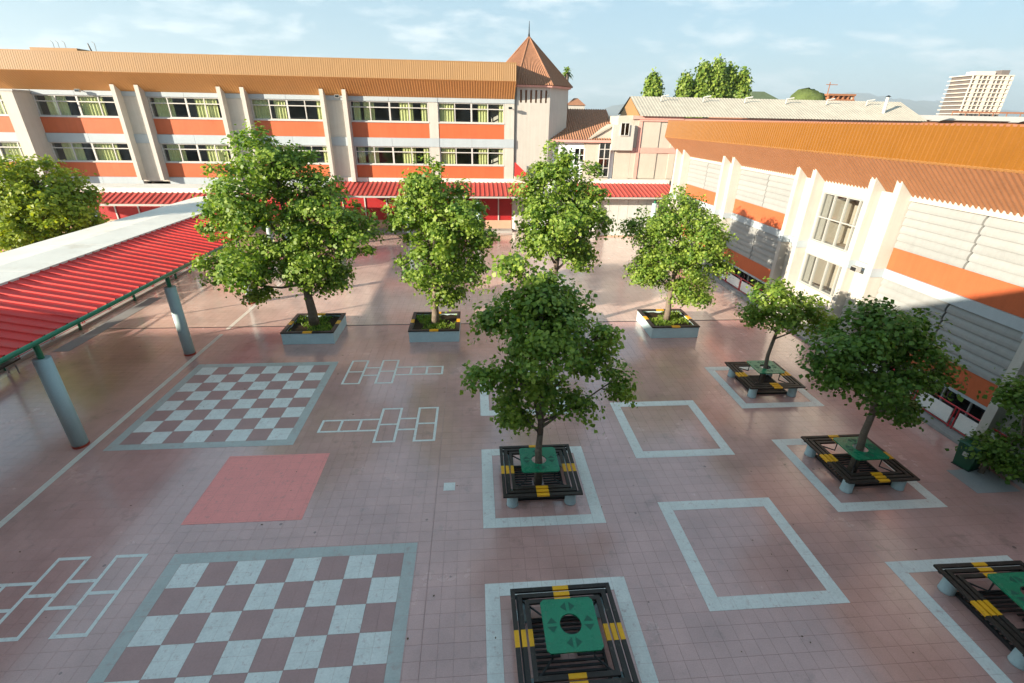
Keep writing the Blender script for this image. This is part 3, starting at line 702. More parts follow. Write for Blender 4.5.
for a, b in prs:
    for c in (a, b):
        fin(rb, c, .22, .45, 0.0, 5.45, 5.97)
        MB().box(c - .14, c + .14, -.48, -.02, 3.06, 3.33).build('pier_band', 'wall_cool', rb)
    MB().box(a + .11, b - .11, -.12, .40, 0, 5.55).build('wall', 'wall_white', rb)
    MB().box(a + .14, b - .14, -.22, -.12, 3.07, 3.32).build('pier_band', 'wall_cool', rb)
MB().box(A0, -24.11, .0, .40, 0, 5.55).build('wall', 'wall_white', rb)
SL = {}
def slat_mesh(w, h):
    m = MB(); pr = []
    for i in range(7):
        t = i / 6; pr.append((-.032 * math.sin(math.pi * (.10 + .80 * t)) - .030 + .050 * t, h * t * .95))
    pr += [(.05, h * .95), (.04, 0)]
    m.prism(pr, 0, w, 'x'); return m
LB = [(-22.84, -18.06), (-16.89, -12.06), (-7.09, -2.44), (-1.22, 3.44)]
for a, b in LB:
    mid = (a + b) / 2
    MB().box(a, b, -.03, .40, 5.40, 5.62).build('wall_band', 'wall_white', rb)
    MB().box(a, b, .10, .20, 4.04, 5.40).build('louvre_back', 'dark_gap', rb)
    MB().box(a, b, -.0, .40, 3.34, 4.00).build('orange_panel', 'panel_orange', rb)
    MB().box(a, b, -.05, .40, 3.05, 3.335).build('wall_band', 'wall_cool', rb)
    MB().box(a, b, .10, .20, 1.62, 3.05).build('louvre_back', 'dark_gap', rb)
    MB().box(a, b, -.0, .40, .97, 1.60).build('orange_panel', 'panel_orange', rb)
    MB().box(a, b, .0, .40, .88, .965).build('sill', 'wall_cool', rb)
    for z0, z1 in ((4.01, 5.39), (1.61, 3.04)):
        n = 6; h = (z1 - z0) / n
        for s, e in ((a + .02, mid - .030), (mid + .030, b - .02)):
            key = (round(e - s, 3), round(h, 4))
            for i in range(n):
                if key not in SL: SL[key] = slat_mesh(e - s, h).build('louvre_slat', 'louvre_beige', rb, (s, .02, z0 + i * h)).data
                else: place('louvre_slat', SL[key], rb, (s, .02, z0 + i * h))
    window(rb, a + .02, .12, b - a - .04, .75, 6, (1.0,), .16, 'frame_grey', .035, False, None, 'glass_dark')
    MB().box(a, b, 1.6, 1.7, 0, .95).build('inner_wall', 'interior_dark', rb); MB().box(a, b, .0, .40, 0, .115).build('plinth', 'kerb_grey', rb)
# window bay
a, b = -10.89, -8.31
MB().box(a, b, -.02, .40, 5.16, 5.62).build('wall_band', 'wall_white', rb)
window(rb, a + .06, 3.40, b - a - .14, 1.75, 4, (.5, .5), .06, 'frame_grey', .038, False, None, 'glass')
MB().box(a, b, -.03, .40, 2.90, 3.395).build('wall_band', 'wall_white', rb)
window(rb, a + .06, 1.72, b - a - .14, 1.17, 4, (1.0,), .06, 'frame_grey', .038, False, None, 'glass')
MB().box(a, a + .055, .0, .40, 1.715, 5.155).build('wall', 'wall_white', rb); MB().box(b - .075, b, .0, .40, 1.715, 5.155).build('wall', 'wall_white', rb)
MB().box(a, b, -.02, .40, 0, 1.71).build('wall', 'wall_white', rb)
MB().box(a - .3, b + .3, 1.5, 1.6, 0, 5.5).build('inner_wall', 'wall_cream', rb); MB().box(a - .3, b + .3, .42, 1.5, 2.95, 3.2).build('floor_plate', 'interior', rb)
for s in (a - .2, b + .1): MB().box(s, s + .1, .42, 1.5, 0, 5.5).build('inner_wall', 'wall_cream', rb)
MB().box(A0, A1, 8.8, 8.95, 0, 7.1).build('wall', 'wall_white', rb)
MB().box(A0 + .02, A0 + .15, .42, 8.8, 0, 6.6).build('wall', 'wall_white', rb)
floodlight(rb, (-7.45, -.62, 3.2))

# ------------------------------------------------------------------ block behind the camera: its roof line throws the courtyard into shade
cb = thing('school_building', 'white school block behind the photographer whose shadow covers the near courtyard', 'building', (-10, -10.5, 0))
MB().box(-36, 35, -3.5, 3.5, -.1, 9.30).build('wall', 'wall_white', cb)
MB().box(-36.2, 35.2, -3.7, 3.6, 9.305, 9.58).build('roof', 'asbestos', cb)
for i in range(14):
    for k in range(3): MB().box(-34 + i * 4.9, -30.2 + i * 4.9, 3.49, 3.53, 1.4 + k * 2.9, 2.8 + k * 2.9).build('window', 'glass_dark', cb)

# ------------------------------------------------------------------ bell tower, tiled hall, cream annex, grey-roofed block
tw = thing('church_tower', 'white octagonal tower with brown pyramid tile roof and slit windows', 'tower', (9.28, 30.84, 0))
R8 = 2.87; a8 = [math.radians(-112.5 + 45 * i + 3) for i in range(8)]
def octo(r, z): return [(r * math.cos(a), r * math.sin(a), z) for a in a8]
v0, v1 = octo(R8, 0), octo(R8, 9.36)
wm = MB()
for i in range(8):
    j = (i + 1) % 8
    if i == 0: continue
    wm.add([v0[i], v0[j], v1[j], v1[i]], [(0,1,2,3)])
wm.build('wall', 'wall_white', tw)
# front face with six slit openings
p0, p1 = Vector(v0[0]), Vector(v0[1]); ux = (p1 - p0).normalized(); Lf = (p1 - p0).length; nin = Vector((-ux.y, ux.x, 0))
def fbox(s0, s1, z0, z1, d0, d1, mb):
    c = [p0 + ux * s + nin * d for s, d in ((s0, d0), (s1, d0), (s1, d1), (s0, d1))]
    mb.add([(q.x, q.y, z0) for q in c] + [(q.x, q.y, z1) for q in c], [(0,3,2,1),(4,5,6,7),(0,1,5,4),(1,2,6,5),(2,3,7,6),(3,0,4,7)])
f = MB(); fbox(0, Lf, 0, 8.38, 0, .25, f); fbox(0, Lf, 9.13, 9.36, 0, .25, f)
n = 6; pw = .2; ow = (Lf - pw * 7) / 6
for i in range(7): fbox(i * (pw + ow), i * (pw + ow) + pw, 8.38, 9.13, 0, .25, f)
f.build('wall', 'wall_white', tw)
for i in range(6):
    m_ = MB(); fbox(i * (pw + ow) + pw + .005, (i + 1) * (pw + ow) - .005, 8.385, 9.125, .14, .18, m_); m_.build('window', 'rust', tw)
e0 = octo(R8 + .20, 9.30); e1 = octo(R8 + .20, 9.41); m_ = MB()
for i in range(8):
    j = (i + 1) % 8; m_.add([e0[i], e0[j], e1[j], e1[i]], [(0,1,2,3)])
m_.add(e0, [tuple(range(7, -1, -1))]).build('eave', 'pink_trim', tw)
ap = Vector((0, 0, 12.42)); rt = MB()
for i in range(8):
    A, Bv = Vector(octo(R8 + .26, 9.40)[i]), Vector(octo(R8 + .26, 9.40)[(i + 1) % 8]); nn = 14; nrm = (Bv - A).cross(ap - A).normalized()
    for k in range(nn):
        for q, (t0, t1, h0, h1) in enumerate(((0, .5, 0, .07), (.5, 1, .07, 0))):
            a0 = A.lerp(Bv, (k + t0) / nn) + nrm * h0; b0 = A.lerp(Bv, (k + t1) / nn) + nrm * h1
            a1 = a0.lerp(ap, .985); b1 = b0.lerp(ap, .985)
            rt.add([a0, b0, b1, a1], [(0,1,2,3)])
rt.build('roof', 'clay_tile', tw)
hip = MB()
for i in range(8): hip.tube([octo(R8 + .29, 9.40)[i], (0, 0, 12.44)], [.06, .04], 6)
hip.build('hip_tile', 'clay_tile', tw)
MB().tube([(0,0,12.4),(0,0,12.65),(0,0,13.3)], [.08,.04,.015], 6).build('spire', 'black_steel', tw)

hl = thing('tiled_hall', 'small hall with brown ribbed tile roof between the tower and the cream annex', 'building', (13.2, 29.5, 0))
MB().box(-2.9, 2.1, -.8, 5.5, 0, 6.15).build('wall', 'wall_bluish', hl)
rr = MB(); nn = 30
for k in range(nn):
    for t0, t1, h0, h1 in ((0, .5, 0, .07), (.5, 1, .07, 0)):
        x0, x1 = -3.05 + 5.3 * (k + t0) / nn, -3.05 + 5.3 * (k + t1) / nn
        rr.add([(x0, -1.1, 6.16 + h0), (x1, -1.1, 6.16 + h1), (x1, 3.0, 8.12 + h1), (x0, 3.0, 8.12 + h0)], [(0,1,2,3)])
        rr.add([(x0, 3.0, 8.12 + h0), (x1, 3.0, 8.12 + h1), (x1, 6.0, 6.2 + h1), (x0, 6.0, 6.2 + h0)], [(0,1,2,3)])
rr.build('roof', 'clay_tile', hl)
MB().prism([(-.8, 6.14), (3.0, 7.95), (5.5, 6.14)], 1.9, 2.1, 'x').build('gable', 'wall_bluish', hl)
MB().box(-3.1, 2.3, -1.16, -1.06, 6.02, 6.18).build('eave', 'pink_trim', hl)
window(hl, -.75, 4.7, .75, .95, 2, (.5, .5), -.86, 'wall_bluish', .05, False, None, 'glass_dark')
MB().box(-.74, -.01, -.812, -.802, 4.72, 5.64).build('window_back', 'interior_dark', hl)

an = thing('annex_building', 'cream annex with pink bands and tall windows behind the short red roof', 'building', (16.5, 28.6, 0))
# main block x -1.5..3.2 (world 15.0..19.7); left wing with sloping roof x -3.4..-1.5
MB().box(-.05, 3.2, .35, 5.0, 3.3, 7.75).build('wall', 'wall_cream', an)
MB().box(-1.15, -.05, .0, .35, 3.3, 7.72).build('wall', 'wall_cream', an); MB().box(-1.15, -.05, .35, 5, 3.3, 7.7).build('wall', 'wall_cream', an)
MB().box(-.05, 3.2, .05, .35, 3.3, 3.66).build('wall', 'wall_cream', an)
MB().box(-1.55, -.06, -.35, 1.6, 5.55, 7.15).build('bay_box', 'wall_white', an)
window(an, -1.05, 6.48, .62, .82, 2, (1.0,), -.38, 'frame_white', .04, False, None, 'glass_dark')
MB().box(-1.02, -.46, -.36, -.352, 6.5, 7.28).build('window_back', 'interior_dark', an)
MB().box(-.04, 1.85, .0, .35, 3.67, 5.36).build('wall', 'wall_cream', an); MB().box(-.04, 1.85, .0, .35, 5.72, 7.5).build('wall', 'wall_cream', an)
MB().box(.30, .55, -.06, -.002, 3.4, 7.5).build('pilaster', 'pink_trim', an)
MB().box(-.1, 3.2, -.03, .35, 5.37, 5.71).build('band', 'pink_trim', an)
MB().box(-.2, 3.4, -.12, .35, 7.52, 7.74).build('band', 'pink_trim', an)
MB().box(2.75, 3.2, .0, .35, 3.67, 5.36).build('wall', 'wall_cream', an); MB().box(2.75, 3.2, .0, .35, 5.72, 7.5).build('wall', 'wall_cream', an)
window(an, 1.87, 3.68, .86, 1.66, 2, (.35, .65), .15, 'frame_grey', .05, False, None, 'glass_dark'); window(an, 1.95, 5.75, .76, 1.7, 2, (.4, .6), .15, 'frame_grey', .05, False, None, 'glass_dark')
MB().prism([(-3.4, 3.3), (-1.52, 3.3), (-1.52, 7.0), (-3.4, 5.95)], .0, 1.2, 'y').build('wing_wall', 'wall_cream', an)
MB().prism([(-3.55, 5.92), (-1.5, 7.06), (-1.5, 7.18), (-3.55, 6.04)], -.12, 1.3, 'y').build('wing_roof', 'asbestos', an)
window(an, -2.34, 3.75, .82, 2.45, 2, (.25, .25, .25, .25), -.05, 'frame_white', .05, False, None, 'glass_dark')
MB().box(-2.33, -1.53, -.012, -.004, 3.76, 6.19).build('window_back', 'interior_dark', an)
MB().box(-4.2, -3.4, .3, .6, 3.3, 4.9).build('wall', 'wall_bluish', an)

lb = thing('long_building', 'long building with weathered grey corrugated roof and orange gable behind the right block', 'building', (27.0, 31.0, 0))
gx0, gx1 = -10.25, 10.6
ro = MB(); ribs_v(gx0, gx1, [(-2.75, 7.72), (.2, 9.02)], .22, .014, ro); ribs_v(gx0, gx1, [(.2, 9.02), (2.9, 7.85)], .22, .014, ro)
ro.build('roof', 'asbestos', lb)
MB().box(gx0 + .3, gx1 - .3, -2.35, 2.6, 0, 7.68).build('wall', 'wall_cream', lb)
MB().box(gx0 + .1, gx1 - .2, -2.48, -2.36, 7.4, 7.66).build('band', 'pink_trim', lb)
MB().prism([(-2.4, 7.70), (.2, 8.93), (2.6, 7.70)], gx0 + .05, gx0 + .2, 'x').build('gable', 'fascia_tan', lb)
MB().prism([(-2.6, 7.66), (.2, 8.99), (2.8, 7.82)], gx1 - .2, gx1 - .05, 'x').build('gable', 'wall_cream', lb)
for i in range(6): MB().tube([(-8.2 + i * 3.1, -.6, 8.7), (-8.2 + i * 3.1, -.6, 9.02), (-7.75 + i * 3.1, -.75, 9.1)], .045, 6).build('vent', 'metal_light', lb)
MB().tube([(8.0, -1.6, 8.0), (8.0, -1.6, 9.25)], .11, 10).build('flue', 'metal_light', lb); MB().tube([(8.0, -1.6, 9.25), (8.0, -1.6, 9.36)], [.2, .02], 10).build('flue_cap', 'black_steel', lb)

sr = thing('shed_roof', 'low white-edged brown roof seen past the end of the grey roof', 'building', (48, 45, 0))
MB().box(-15, 25, 0, .3, 8.0, 8.45).build('edge_beam', 'frame_white', sr); MB().box(-15, 25, .35, 8, 7.0, 8.1).build('roof', 'brown_roof', sr)
for i in range(4): MB().prism([(-13 + i * 9.0, 7.9), (-12 + i * 9.0, 7.9), (-10.5 + i * 9.0, 8.3), (-11.5 + i * 9.0, 8.3)], -.4, -.2, 'y').build('brace', 'frame_white', sr)
MB().box(-15, 25, .4, 7.9, 0, 6.99).build('wall', 'wall_cream', sr)

# ------------------------------------------------------------------ far skyline
def tower_block(name, label, loc, w, d, h, floors, bays_, rz, unfinished):
    t = thing(name, label, 'building', loc, rz, None)
    MB().box(-w/2 + .6, w/2 - .6, .6, d - .6, 0, h - .2).build('core', 'tower_dark' if not unfinished else 'rust', t)
    fm = None
    for i in range(floors + 1):
        z = h * i / floors
        if fm is None: fm = MB().box(-w/2 - .3, w/2 + .3, -.3, d + .3, -.45, .0).build('floor_slab', 'tower_conc' if not unfinished else 'rust', t, (0, 0, z + .45))
        else: place('floor_slab', fm.data, t, (0, 0, z))
    cm_ = None
    for i in range(bays_ + 1):
        x = -w/2 + w * i / bays_; wd = (w / bays_) * (.62 if (i % 3 == 1 and not unfinished) else .16)
        MB().box(x - wd/2, x + wd/2, -.15, .5, 0, h - .46).build('wall_strip', 'tower_conc' if not unfinished else 'rust', t)
    for j in range(5):
        y = .2 + (d - .8) * j / 4; MB().box(w/2 - .5, w/2 + .1, y, y + d * .11, 0, h - .46).build('wall_strip', 'tower_conc', t)
    return t
t = tower_block('apartment_tower', 'tall pale apartment tower under construction on the right skyline', (270, 250, 0), 20, 15, 31.5, 16, 8, -.10, False)
MB().box(-7, 3, 3, 9, 31.5, 33.2).build('plant_room', 'tower_conc', t)
MB().box(5, 9, 2, 6, 31.5, 33.8).build('plant_room', 'tower_dark', t)
MB().box(-16, 40, -3, -2.5, 13.8, 14.6).build('scaffold', 'rust', t)
for x in range(-16, 41, 7): MB().box(x, x + .3, -2.8, -2.5, 0, 13.8).build('scaffold_post', 'rust', t)
t = tower_block('apartment_tower', 'unfinished building frame with a crane, far behind the grey roof', (97.2, 120, 0), 6.6, 8, 14.3, 12, 5, 0, True)
MB().box(-1.75, -1.6, 3, 3.15, 14.3, 17.0).build('crane_mast', 'rust', t); MB().box(-2.6, .4, 3, 3.15, 16.4, 16.55).build('crane_jib', 'rust', t)
def mound(name, label, loc, rx, ry, rz_, m, seed):
    r = random.Random(seed); vs = []; nu, nv = 24, 8
    for j in range(nv + 1):
        ph = math.pi / 2 * j / nv
        for i in range(nu):
            th = 2 * math.pi * i / nu; k = 1 + r.uniform(-.05, .05)
            vs.append((rx * math.cos(ph) ** .6 * math.cos(th) * k, ry * math.cos(ph) ** .6 * math.sin(th) * k, rz_ * math.sin(ph) * (1 + r.uniform(-.03, .03))))
    fs = [(j*nu+i, j*nu+(i+1)%nu, (j+1)*nu+(i+1)%nu, (j+1)*nu+i) for j in range(nv) for i in range(nu)]
    return tag(MB().add(vs, fs).build(name, m, None, loc, True), kind='structure')
mound('hill', 'x', (68.6, 90, 0), 4.1, 6, 13.3, 'hill_green', 1)
hr = thing('green_roof_house', 'dark green hipped roof just showing above the grey roof', 'house', (58.8, 90, 0))
MB().add([(-2.6,-3,11.4),(2.6,-3,11.4),(2.6,3,11.4),(-2.6,3,11.4),(-1.2,0,12.75),(1.2,0,12.75)], [(0,1,5,4),(1,2,5),(2,3,4,5),(3,0,4),(3,2,1,0)]).build('roof', 'olive_roof', hr)
MB().box(-2.4, 2.4, -2.8, 2.8, 0, 11.39).build('wall', 'wall_cream', hr)
rh = thing('red_roof_house', 'little red hipped roof peeping out beside the tower', 'house', (15.6, 45.5, 0))
MB().add([(-.9,-.8,8.7),(.9,-.8,8.7),(.9,.8,8.7),(-.9,.8,8.7),(-.2,0,9.35),(.2,0,9.35)], [(0,1,5,4),(1,2,5),(2,3,4,5),(3,0,4),(3,2,1,0)]).build('roof', 'clay_tile', rh)
MB().box(-.8, .8, -.7, .7, 0, 8.69).build('wall', 'wall_white', rh)
# distant mountain range
r = random.Random(5); vs = []; nn = 140
for i in range(nn + 1):
    x = -2500 + 9500 * i / nn; hgt = 90 + 50 * math.sin(i * .11 + 2) + 30 * math.sin(i * .31) + r.uniform(-18, 18)
    if x > 1500: hgt += 190 * min(1, (x - 1500) / 1200)
    vs += [(x, 5200, -5), (x, 5600 + r.uniform(-60, 60), max(hgt, 40) * .55), (x, 6300 + r.uniform(-80, 80), max(hgt, 40))]
tag(MB().add(vs, [(3*i+j, 3*i+3+j, 3*i+4+j, 3*i+1+j) for i in range(nn) for j in range(2)]).build('hills', 'hill_far', smooth=True), kind='structure')

lk = thing('link_block', 'low link with grey flat roof and red side at the foot of the tower', 'building', (9.6, 27.0, 0))
MB().box(-.35, 1.2, .45, .8, 0, 3.6).build('wall', 'wall_bluish', lk); MB().box(-1.4, 1.5, .1, .92, 3.66, 3.84).build('roof', 'asbestos', lk)
MB().prism([(-1.38, 3.845), (-.35, 3.845), (-1.38, 4.75)], .5, .7, 'y').build('side_panel', 'red_roof', lk)
TREES = {
 'A': ((-0.56, 10.15), [(-0.98, 9.83, 6.13, 1.03, 0.95), (-1.83, 9.6, 4.95, 1.18, 1.23), (0.01, 10.0, 5.03, 1.25, 1.37), (1.11, 9.74, 3.91, 1.02, 1.12), (-2.46, 9.55, 2.95, 1.18, 0.75), (-0.54, 9.98, 3.24, 1.49, 1.16), (-2.42, 10.4, 1.68, 0.51, 0.63), (0.01, 10.49, 2.31, 0.96, 0.63), (-3.08, 10.34, 4.02, 0.6, 0.86)]),
 'B': ((3.89, 10.15), [(3.93, 9.9, 5.5, 0.78, 0.79), (3.33, 10.18, 4.39, 0.77, 1.08), (4.77, 9.88, 4.35, 1.05, 1.29), (5.53, 9.91, 3.67, 0.63, 0.76), (3.87, 9.63, 3.04, 1.12, 1.05), (5.06, 9.88, 2.46, 0.81, 0.64), (4.09, 10.55, 1.64, 0.79, 0.51)]),
 'C': ((8.34, 10.15), [(8.21, 10.43, 5.99, 0.72, 0.79), (7.6, 10.41, 5.04, 0.74, 0.95), (9.17, 10.43, 5.22, 0.8, 0.95), (8.32, 9.68, 4.33, 1.32, 1.04), (9.6, 10.04, 4.19, 0.51, 0.77), (7.75, 10.27, 3.58, 0.8, 0.7), (9.25, 10.38, 3.19, 0.84, 0.64)]),
 'D': ((12.85, 10.15), [(12.86, 10.55, 4.46, 0.96, 0.88), (11.91, 10.54, 3.81, 0.87, 0.85), (13.6, 9.71, 3.7, 0.92, 1.08), (12.85, 10.31, 2.82, 1.26, 1.02), (11.95, 10.3, 2.44, 0.74, 0.81), (13.57, 10.16, 1.69, 0.96, 0.6), (14.52, 9.97, 2.75, 0.47, 0.52)]),
 'E': ((6.75, 1.75), [(6.12, 2.45, 4.87, 0.21, 0.23), (6.51, 2.45, 4.38, 0.5, 0.44), (5.91, 2.45, 3.74, 0.54, 0.41), (7.13, 2.45, 4.12, 0.47, 0.46), (6.76, 1.8, 3.58, 0.84, 0.65), (5.68, 1.63, 2.94, 0.5, 0.25), (6.54, 2.12, 2.34, 0.76, 0.64), (7.69, 1.79, 3.03, 0.47, 0.43), (8.32, 1.91, 2.48, 0.35, 0.41), (6.37, 1.96, 1.69, 0.53, 0.37), (7.39, 1.75, 2.05, 0.37, 0.37), (7.9, 1.73, 3.63, 0.21, 0.27), (6.67, 2.1, 4.15, 0.61, 0.48), (7.19, 2.1, 3.71, 0.52, 0.45)]),
 'F': ((14.25, 5.71), [(13.79, 5.51, 3.12, 0.51, 0.42), (14.71, 5.58, 2.63, 0.58, 0.37), (13.75, 5.9, 2.39, 0.52, 0.37), (14.27, 5.46, 2.32, 0.48, 0.26), (15.48, 5.51, 2.34, 0.37, 0.35)]),
 'G': ((14.25, 1.75), [(13.68, 1.85, 3.72, 0.69, 0.56), (12.82, 1.58, 3.41, 0.67, 0.47), (14.51, 1.77, 3.4, 0.62, 0.53), (15.36, 1.74, 2.74, 0.39, 0.38), (13.84, 1.58, 2.69, 0.92, 0.47), (15.25, 2.19, 1.57, 0.76, 0.22), (12.78, 1.58, 2.88, 0.47, 0.33)]),
 'H': ((-13.0, 15.0), [(-12.01, 14.84, 4.58, 1.54, 1.37), (-13.19, 14.51, 3.96, 1.41, 1.87), (-11.34, 15.15, 3.86, 0.97, 1.23), (-12.26, 14.55, 3.03, 1.71, 1.25), (-15.17, 14.75, 3.31, 1.49, 2.05)]),
 'I': ((17.3, 1.5), [(17.12, 1.5, 2.16, 0.33, 0.47), (17.46, 1.5, 0.71, 0.58, 0.41), (18.31, 1.5, 0.03, 0.52, 0.4), (18.31, 1.5, 1.46, 0.61, 0.67)]),
}

# ------------------------------------------------------------------ trees
LEAF = np.array([(0,0,0),(-.50,.36,.02),(-.30,.72,-.04),(0,1.05,-.08),(.30,.72,-.04),(.50,.36,.02)], dtype=np.float64)
def leaves_mesh(name, centers, normals, sizes, m, rs, shape=LEAF):
    n = len(centers); k = len(shape)
    z = normals / np.linalg.norm(normals, axis=1, keepdims=True)
    t = rs.normal(size=(n, 3)); t[:, 2] -= .35; x = np.cross(t, z); x /= np.linalg.norm(x, axis=1, keepdims=True); y = np.cross(z, x)
    P = shape[None] * sizes[:, None, None]; P = P - np.array([0, .5, 0]) * sizes[:, None, None]
    V = centers[:, None] + P[..., 0:1] * x[:, None] + P[..., 1:2] * y[:, None] + P[..., 2:3] * z[:, None]
    V = (V.reshape(-1, 3) * K).astype(np.float32)
    me = bpy.data.meshes.new(name); me.vertices.add(n * k); me.vertices.foreach_set('co', V.ravel())
    me.loops.add(n * k); me.loops.foreach_set('vertex_index', np.arange(n * k, dtype=np.int32))
    me.polygons.add(n); me.polygons.foreach_set('loop_start', np.arange(0, n * k, k, dtype=np.int32)); me.polygons.foreach_set('loop_total', np.full(n, k, dtype=np.int32))
    me.materials.append(MATS[m]); me.update(calc_edges=True); me.validate()
    return me
def tree(name, label, key, trunk_r, fork_z, leafsize, leafmat, seed, density=1.0, base_z=0.0, group='courtyard trees', cat='tree', lean=(0, 0)):
    (bx, by), lobes = TREES[key]
    rs = np.random.RandomState(seed)
    t = thing(name, label, cat, (bx, by, base_z), group=group)
    L = [(cx - bx, cy - by, cz - base_z, rx, rz) for cx, cy, cz, rx, rz in lobes]
    tot = sum(rx * rz for *_, rx, rz in L)
    mx = sum(l[0] * l[3] * l[4] for l in L) / tot; my = sum(l[1] * l[3] * l[4] for l in L) / tot; mz = sum(l[2] * l[3] * l[4] for l in L) / tot
    top = max(l[2] for l in L)
    # trunk and limbs
    w = MB(); fz = fork_z - base_z
    f = Vector((mx * .16 + lean[0], my * .2 + lean[1], fz))
    pts = [(0, 0, -.05), (f.x * .12 + .01, f.y * .1, fz * .33), (f.x * .45 - .02, f.y * .5 + .02, fz * .66), tuple(f)]
    w.tube(pts, [trunk_r * 1.25, trunk_r, trunk_r * .9, trunk_r * .8], 10)
    hl_ = max(L, key=lambda l: l[2])
    lead = [tuple(f), (mx * .6, my * .6, (fz + mz) / 2), (mx * .8, my * .8, mz), (mx * .5 + hl_[0] * .4, my * .5 + hl_[1] * .4, (mz + top) / 2 + .1), (hl_[0], hl_[1], top)]
    w.tube(lead, [trunk_r * .8, trunk_r * .62, trunk_r * .45, trunk_r * .3, trunk_r * .12], 8)
    C_, Nn, S_ = [], [], []
    for (cx, cy, cz, rx, rz) in L:
        ry = rx * rs.uniform(.85, 1.1)
        c = np.array((cx, cy, cz))
        hz = min(max(fz, cz - rz * 1.2 - .25 * math.hypot(cx, cy)), top * .9); k = (hz - fz) / max(top - fz, .1)
        s = Vector((f.x + (mx * .75 - f.x) * k, f.y + (my * .75 - f.y) * k, hz)); e = Vector((cx, cy, cz + rz * .25)); mid = s.lerp(e, .5) + Vector((0, 0, -.06 * (e - s).length))
        w.tube([s, mid, e], [trunk_r * .42, trunk_r * .28, trunk_r * .1], 6)
        nc = int(max(7, 17 * density * (rx * ry + rx * rz + ry * rz) / 3 / (leafsize / .15) ** 1.0 * 2.15))
        d = rs.normal(size=(nc, 3)); d /= np.linalg.norm(d, axis=1, keepdims=True)
        rad = rs.uniform(.35, 1.08, nc) ** .55; rad[::4] *= .5
        cl = c + d * rad[:, None] * np.array((rx, ry, rz))
        for q in range(nc):
            if q % 3 == 0:
                pe = Vector(cl[q]); w.tube([mid.lerp(e, .6), (mid.lerp(e, .6)).lerp(pe, .55) + Vector((0, 0, -.03)), pe], [trunk_r * .10, trunk_r * .07, trunk_r * .03], 4, cap=False)
            nl = rs.randint(50, 95); cr_ = rs.uniform(.15, .31) * (leafsize / .10) ** .5
            off = np.clip(rs.normal(size=(nl, 3)), -1.7, 1.7) * np.array((1, 1, .62)) * cr_ * .75
            off[:, 2] -= .25 * np.abs(off[:, 0]) + .15 * np.abs(off[:, 1])
            C_.append(cl[q] + off)
            nv = d[q] * .55 + np.array((0, 0, .75)) + rs.normal(size=(nl, 3)) * .55 + off * 1.2
            Nn.append(nv); S_.append(leafsize * rs.uniform(.5, 1.35, nl))
    C_ = np.concatenate(C_); Nn = np.concatenate(Nn); S_ = np.concatenate(S_)
    w.build('trunk', 'bark', t, smooth=True)
    place('crown', leaves_mesh('crown', C_, Nn, S_, leafmat, rs), t)
    return t, len(C_)
tot = 0
for a in (('plane_tree', 'largest tree, with a wide crown, in the planter at the left of the row', 'A', .16, 2.0, .108, 'leaf', 1, 1.0, .40),
          ('plane_tree', 'tall oval-crowned tree in the second planter, before the far building', 'B', .13, 1.7, .104, 'leaf', 2, 1.0, .40),
          ('plane_tree', 'tree behind the central one, its crown in front of the tiled hall', 'C', .12, 2.4, .104, 'leaf', 3, 1.0, .40),
          ('plane_tree', 'sunlit round tree with a pale trunk in the right-hand planter', 'D', .11, 1.6, .085, 'leaf', 4, 1.0, .40),
          ('plane_tree', 'central tree growing through the bench with the green table', 'E', .085, 1.3, .082, 'leaf', 5, 1.15, 0.0),
          ('plane_tree', 'small flat-topped tree on the farthest bench at right', 'F', .06, 1.6, .085, 'leaf', 6, 1.2, 0.0),
          ('plane_tree', 'dark broad tree at right, its trunk rising from a bench', 'G', .085, 1.6, .082, 'leaf_dark', 7, 1.15, 0.0),
          ('plane_tree', 'yellow-green tree beyond the left walkway, cut off by the left edge', 'H', .16, 2.2, .12, 'leaf_yellow', 8, .95, 0.0),
          ('shrub', 'leafy shrub at the right edge, behind the green bin', 'I', .05, .5, .082, 'leaf_dark', 9, 1.3, 0.0, 'shrubs', 'shrub')):
    _, n = tree(*a); tot += n
print('LEAVES', tot)

# background trees behind the grey roof
def conifer_group(spec, label):
    for i, (x, y, h, r, lb) in enumerate(spec):
        rs = np.random.RandomState(40 + i); t = thing('evergreen_tree', lb, 'tree', (x, y, 0), group='evergreens behind the grey roof')
        MB().tube([(0,0,0),(0,0,h*.6),(0,0,h*.96)], [.35,.22,.04], 7).build('trunk', 'bark', t)
        C_, Nn, S_ = [], [], []
        for k in range(190):
            u = rs.uniform(0, 1) ** .8; z = h * (.35 + .65 * u); rr_ = r * (1 - u) ** .55 * rs.uniform(.55, 1.05) + .08; a = rs.uniform(0, 6.283)
            nl = 26; off = rs.normal(size=(nl, 3)) * np.array((.28, .28, .40)); c = np.array((math.cos(a) * rr_, math.sin(a) * rr_, z))
            C_.append(c + off); Nn.append(np.array((math.cos(a), math.sin(a), .5)) + rs.normal(size=(nl, 3)) * .6); S_.append(rs.uniform(.22, .42, nl))
        place('crown', leaves_mesh('crown', np.concatenate(C_), np.concatenate(Nn), np.concatenate(S_), 'conifer', rs), t)
conifer_group([(28.3, 60, 12.4, 2.0, 'lone rounded evergreen above the orange gable'), (32.4, 60, 12.4, 1.3, 'short pointed evergreen at the left of the dark clump'),
               (34.6, 60, 13.6, 1.9, 'pointed evergreen, left of the two tallest in the clump'), (36.4, 60, 13.9, 1.9, 'tallest pointed evergreen in the middle of the clump'),
               (38.2, 60.5, 13.4, 1.9, 'pointed evergreen right of the tallest in the clump'), (39.9, 60, 12.9, 1.6, 'broad evergreen at the right end of the clump')], '')
pm = thing('palm_tree', 'tall palm tree showing beside the tower roof', 'tree', (14.5, 45, 0))
MB().tube([(0.3,0,0),(.1,0,6),(0,0,11.4)], [.3,.22,.18], 8).build('trunk', 'bark', pm)
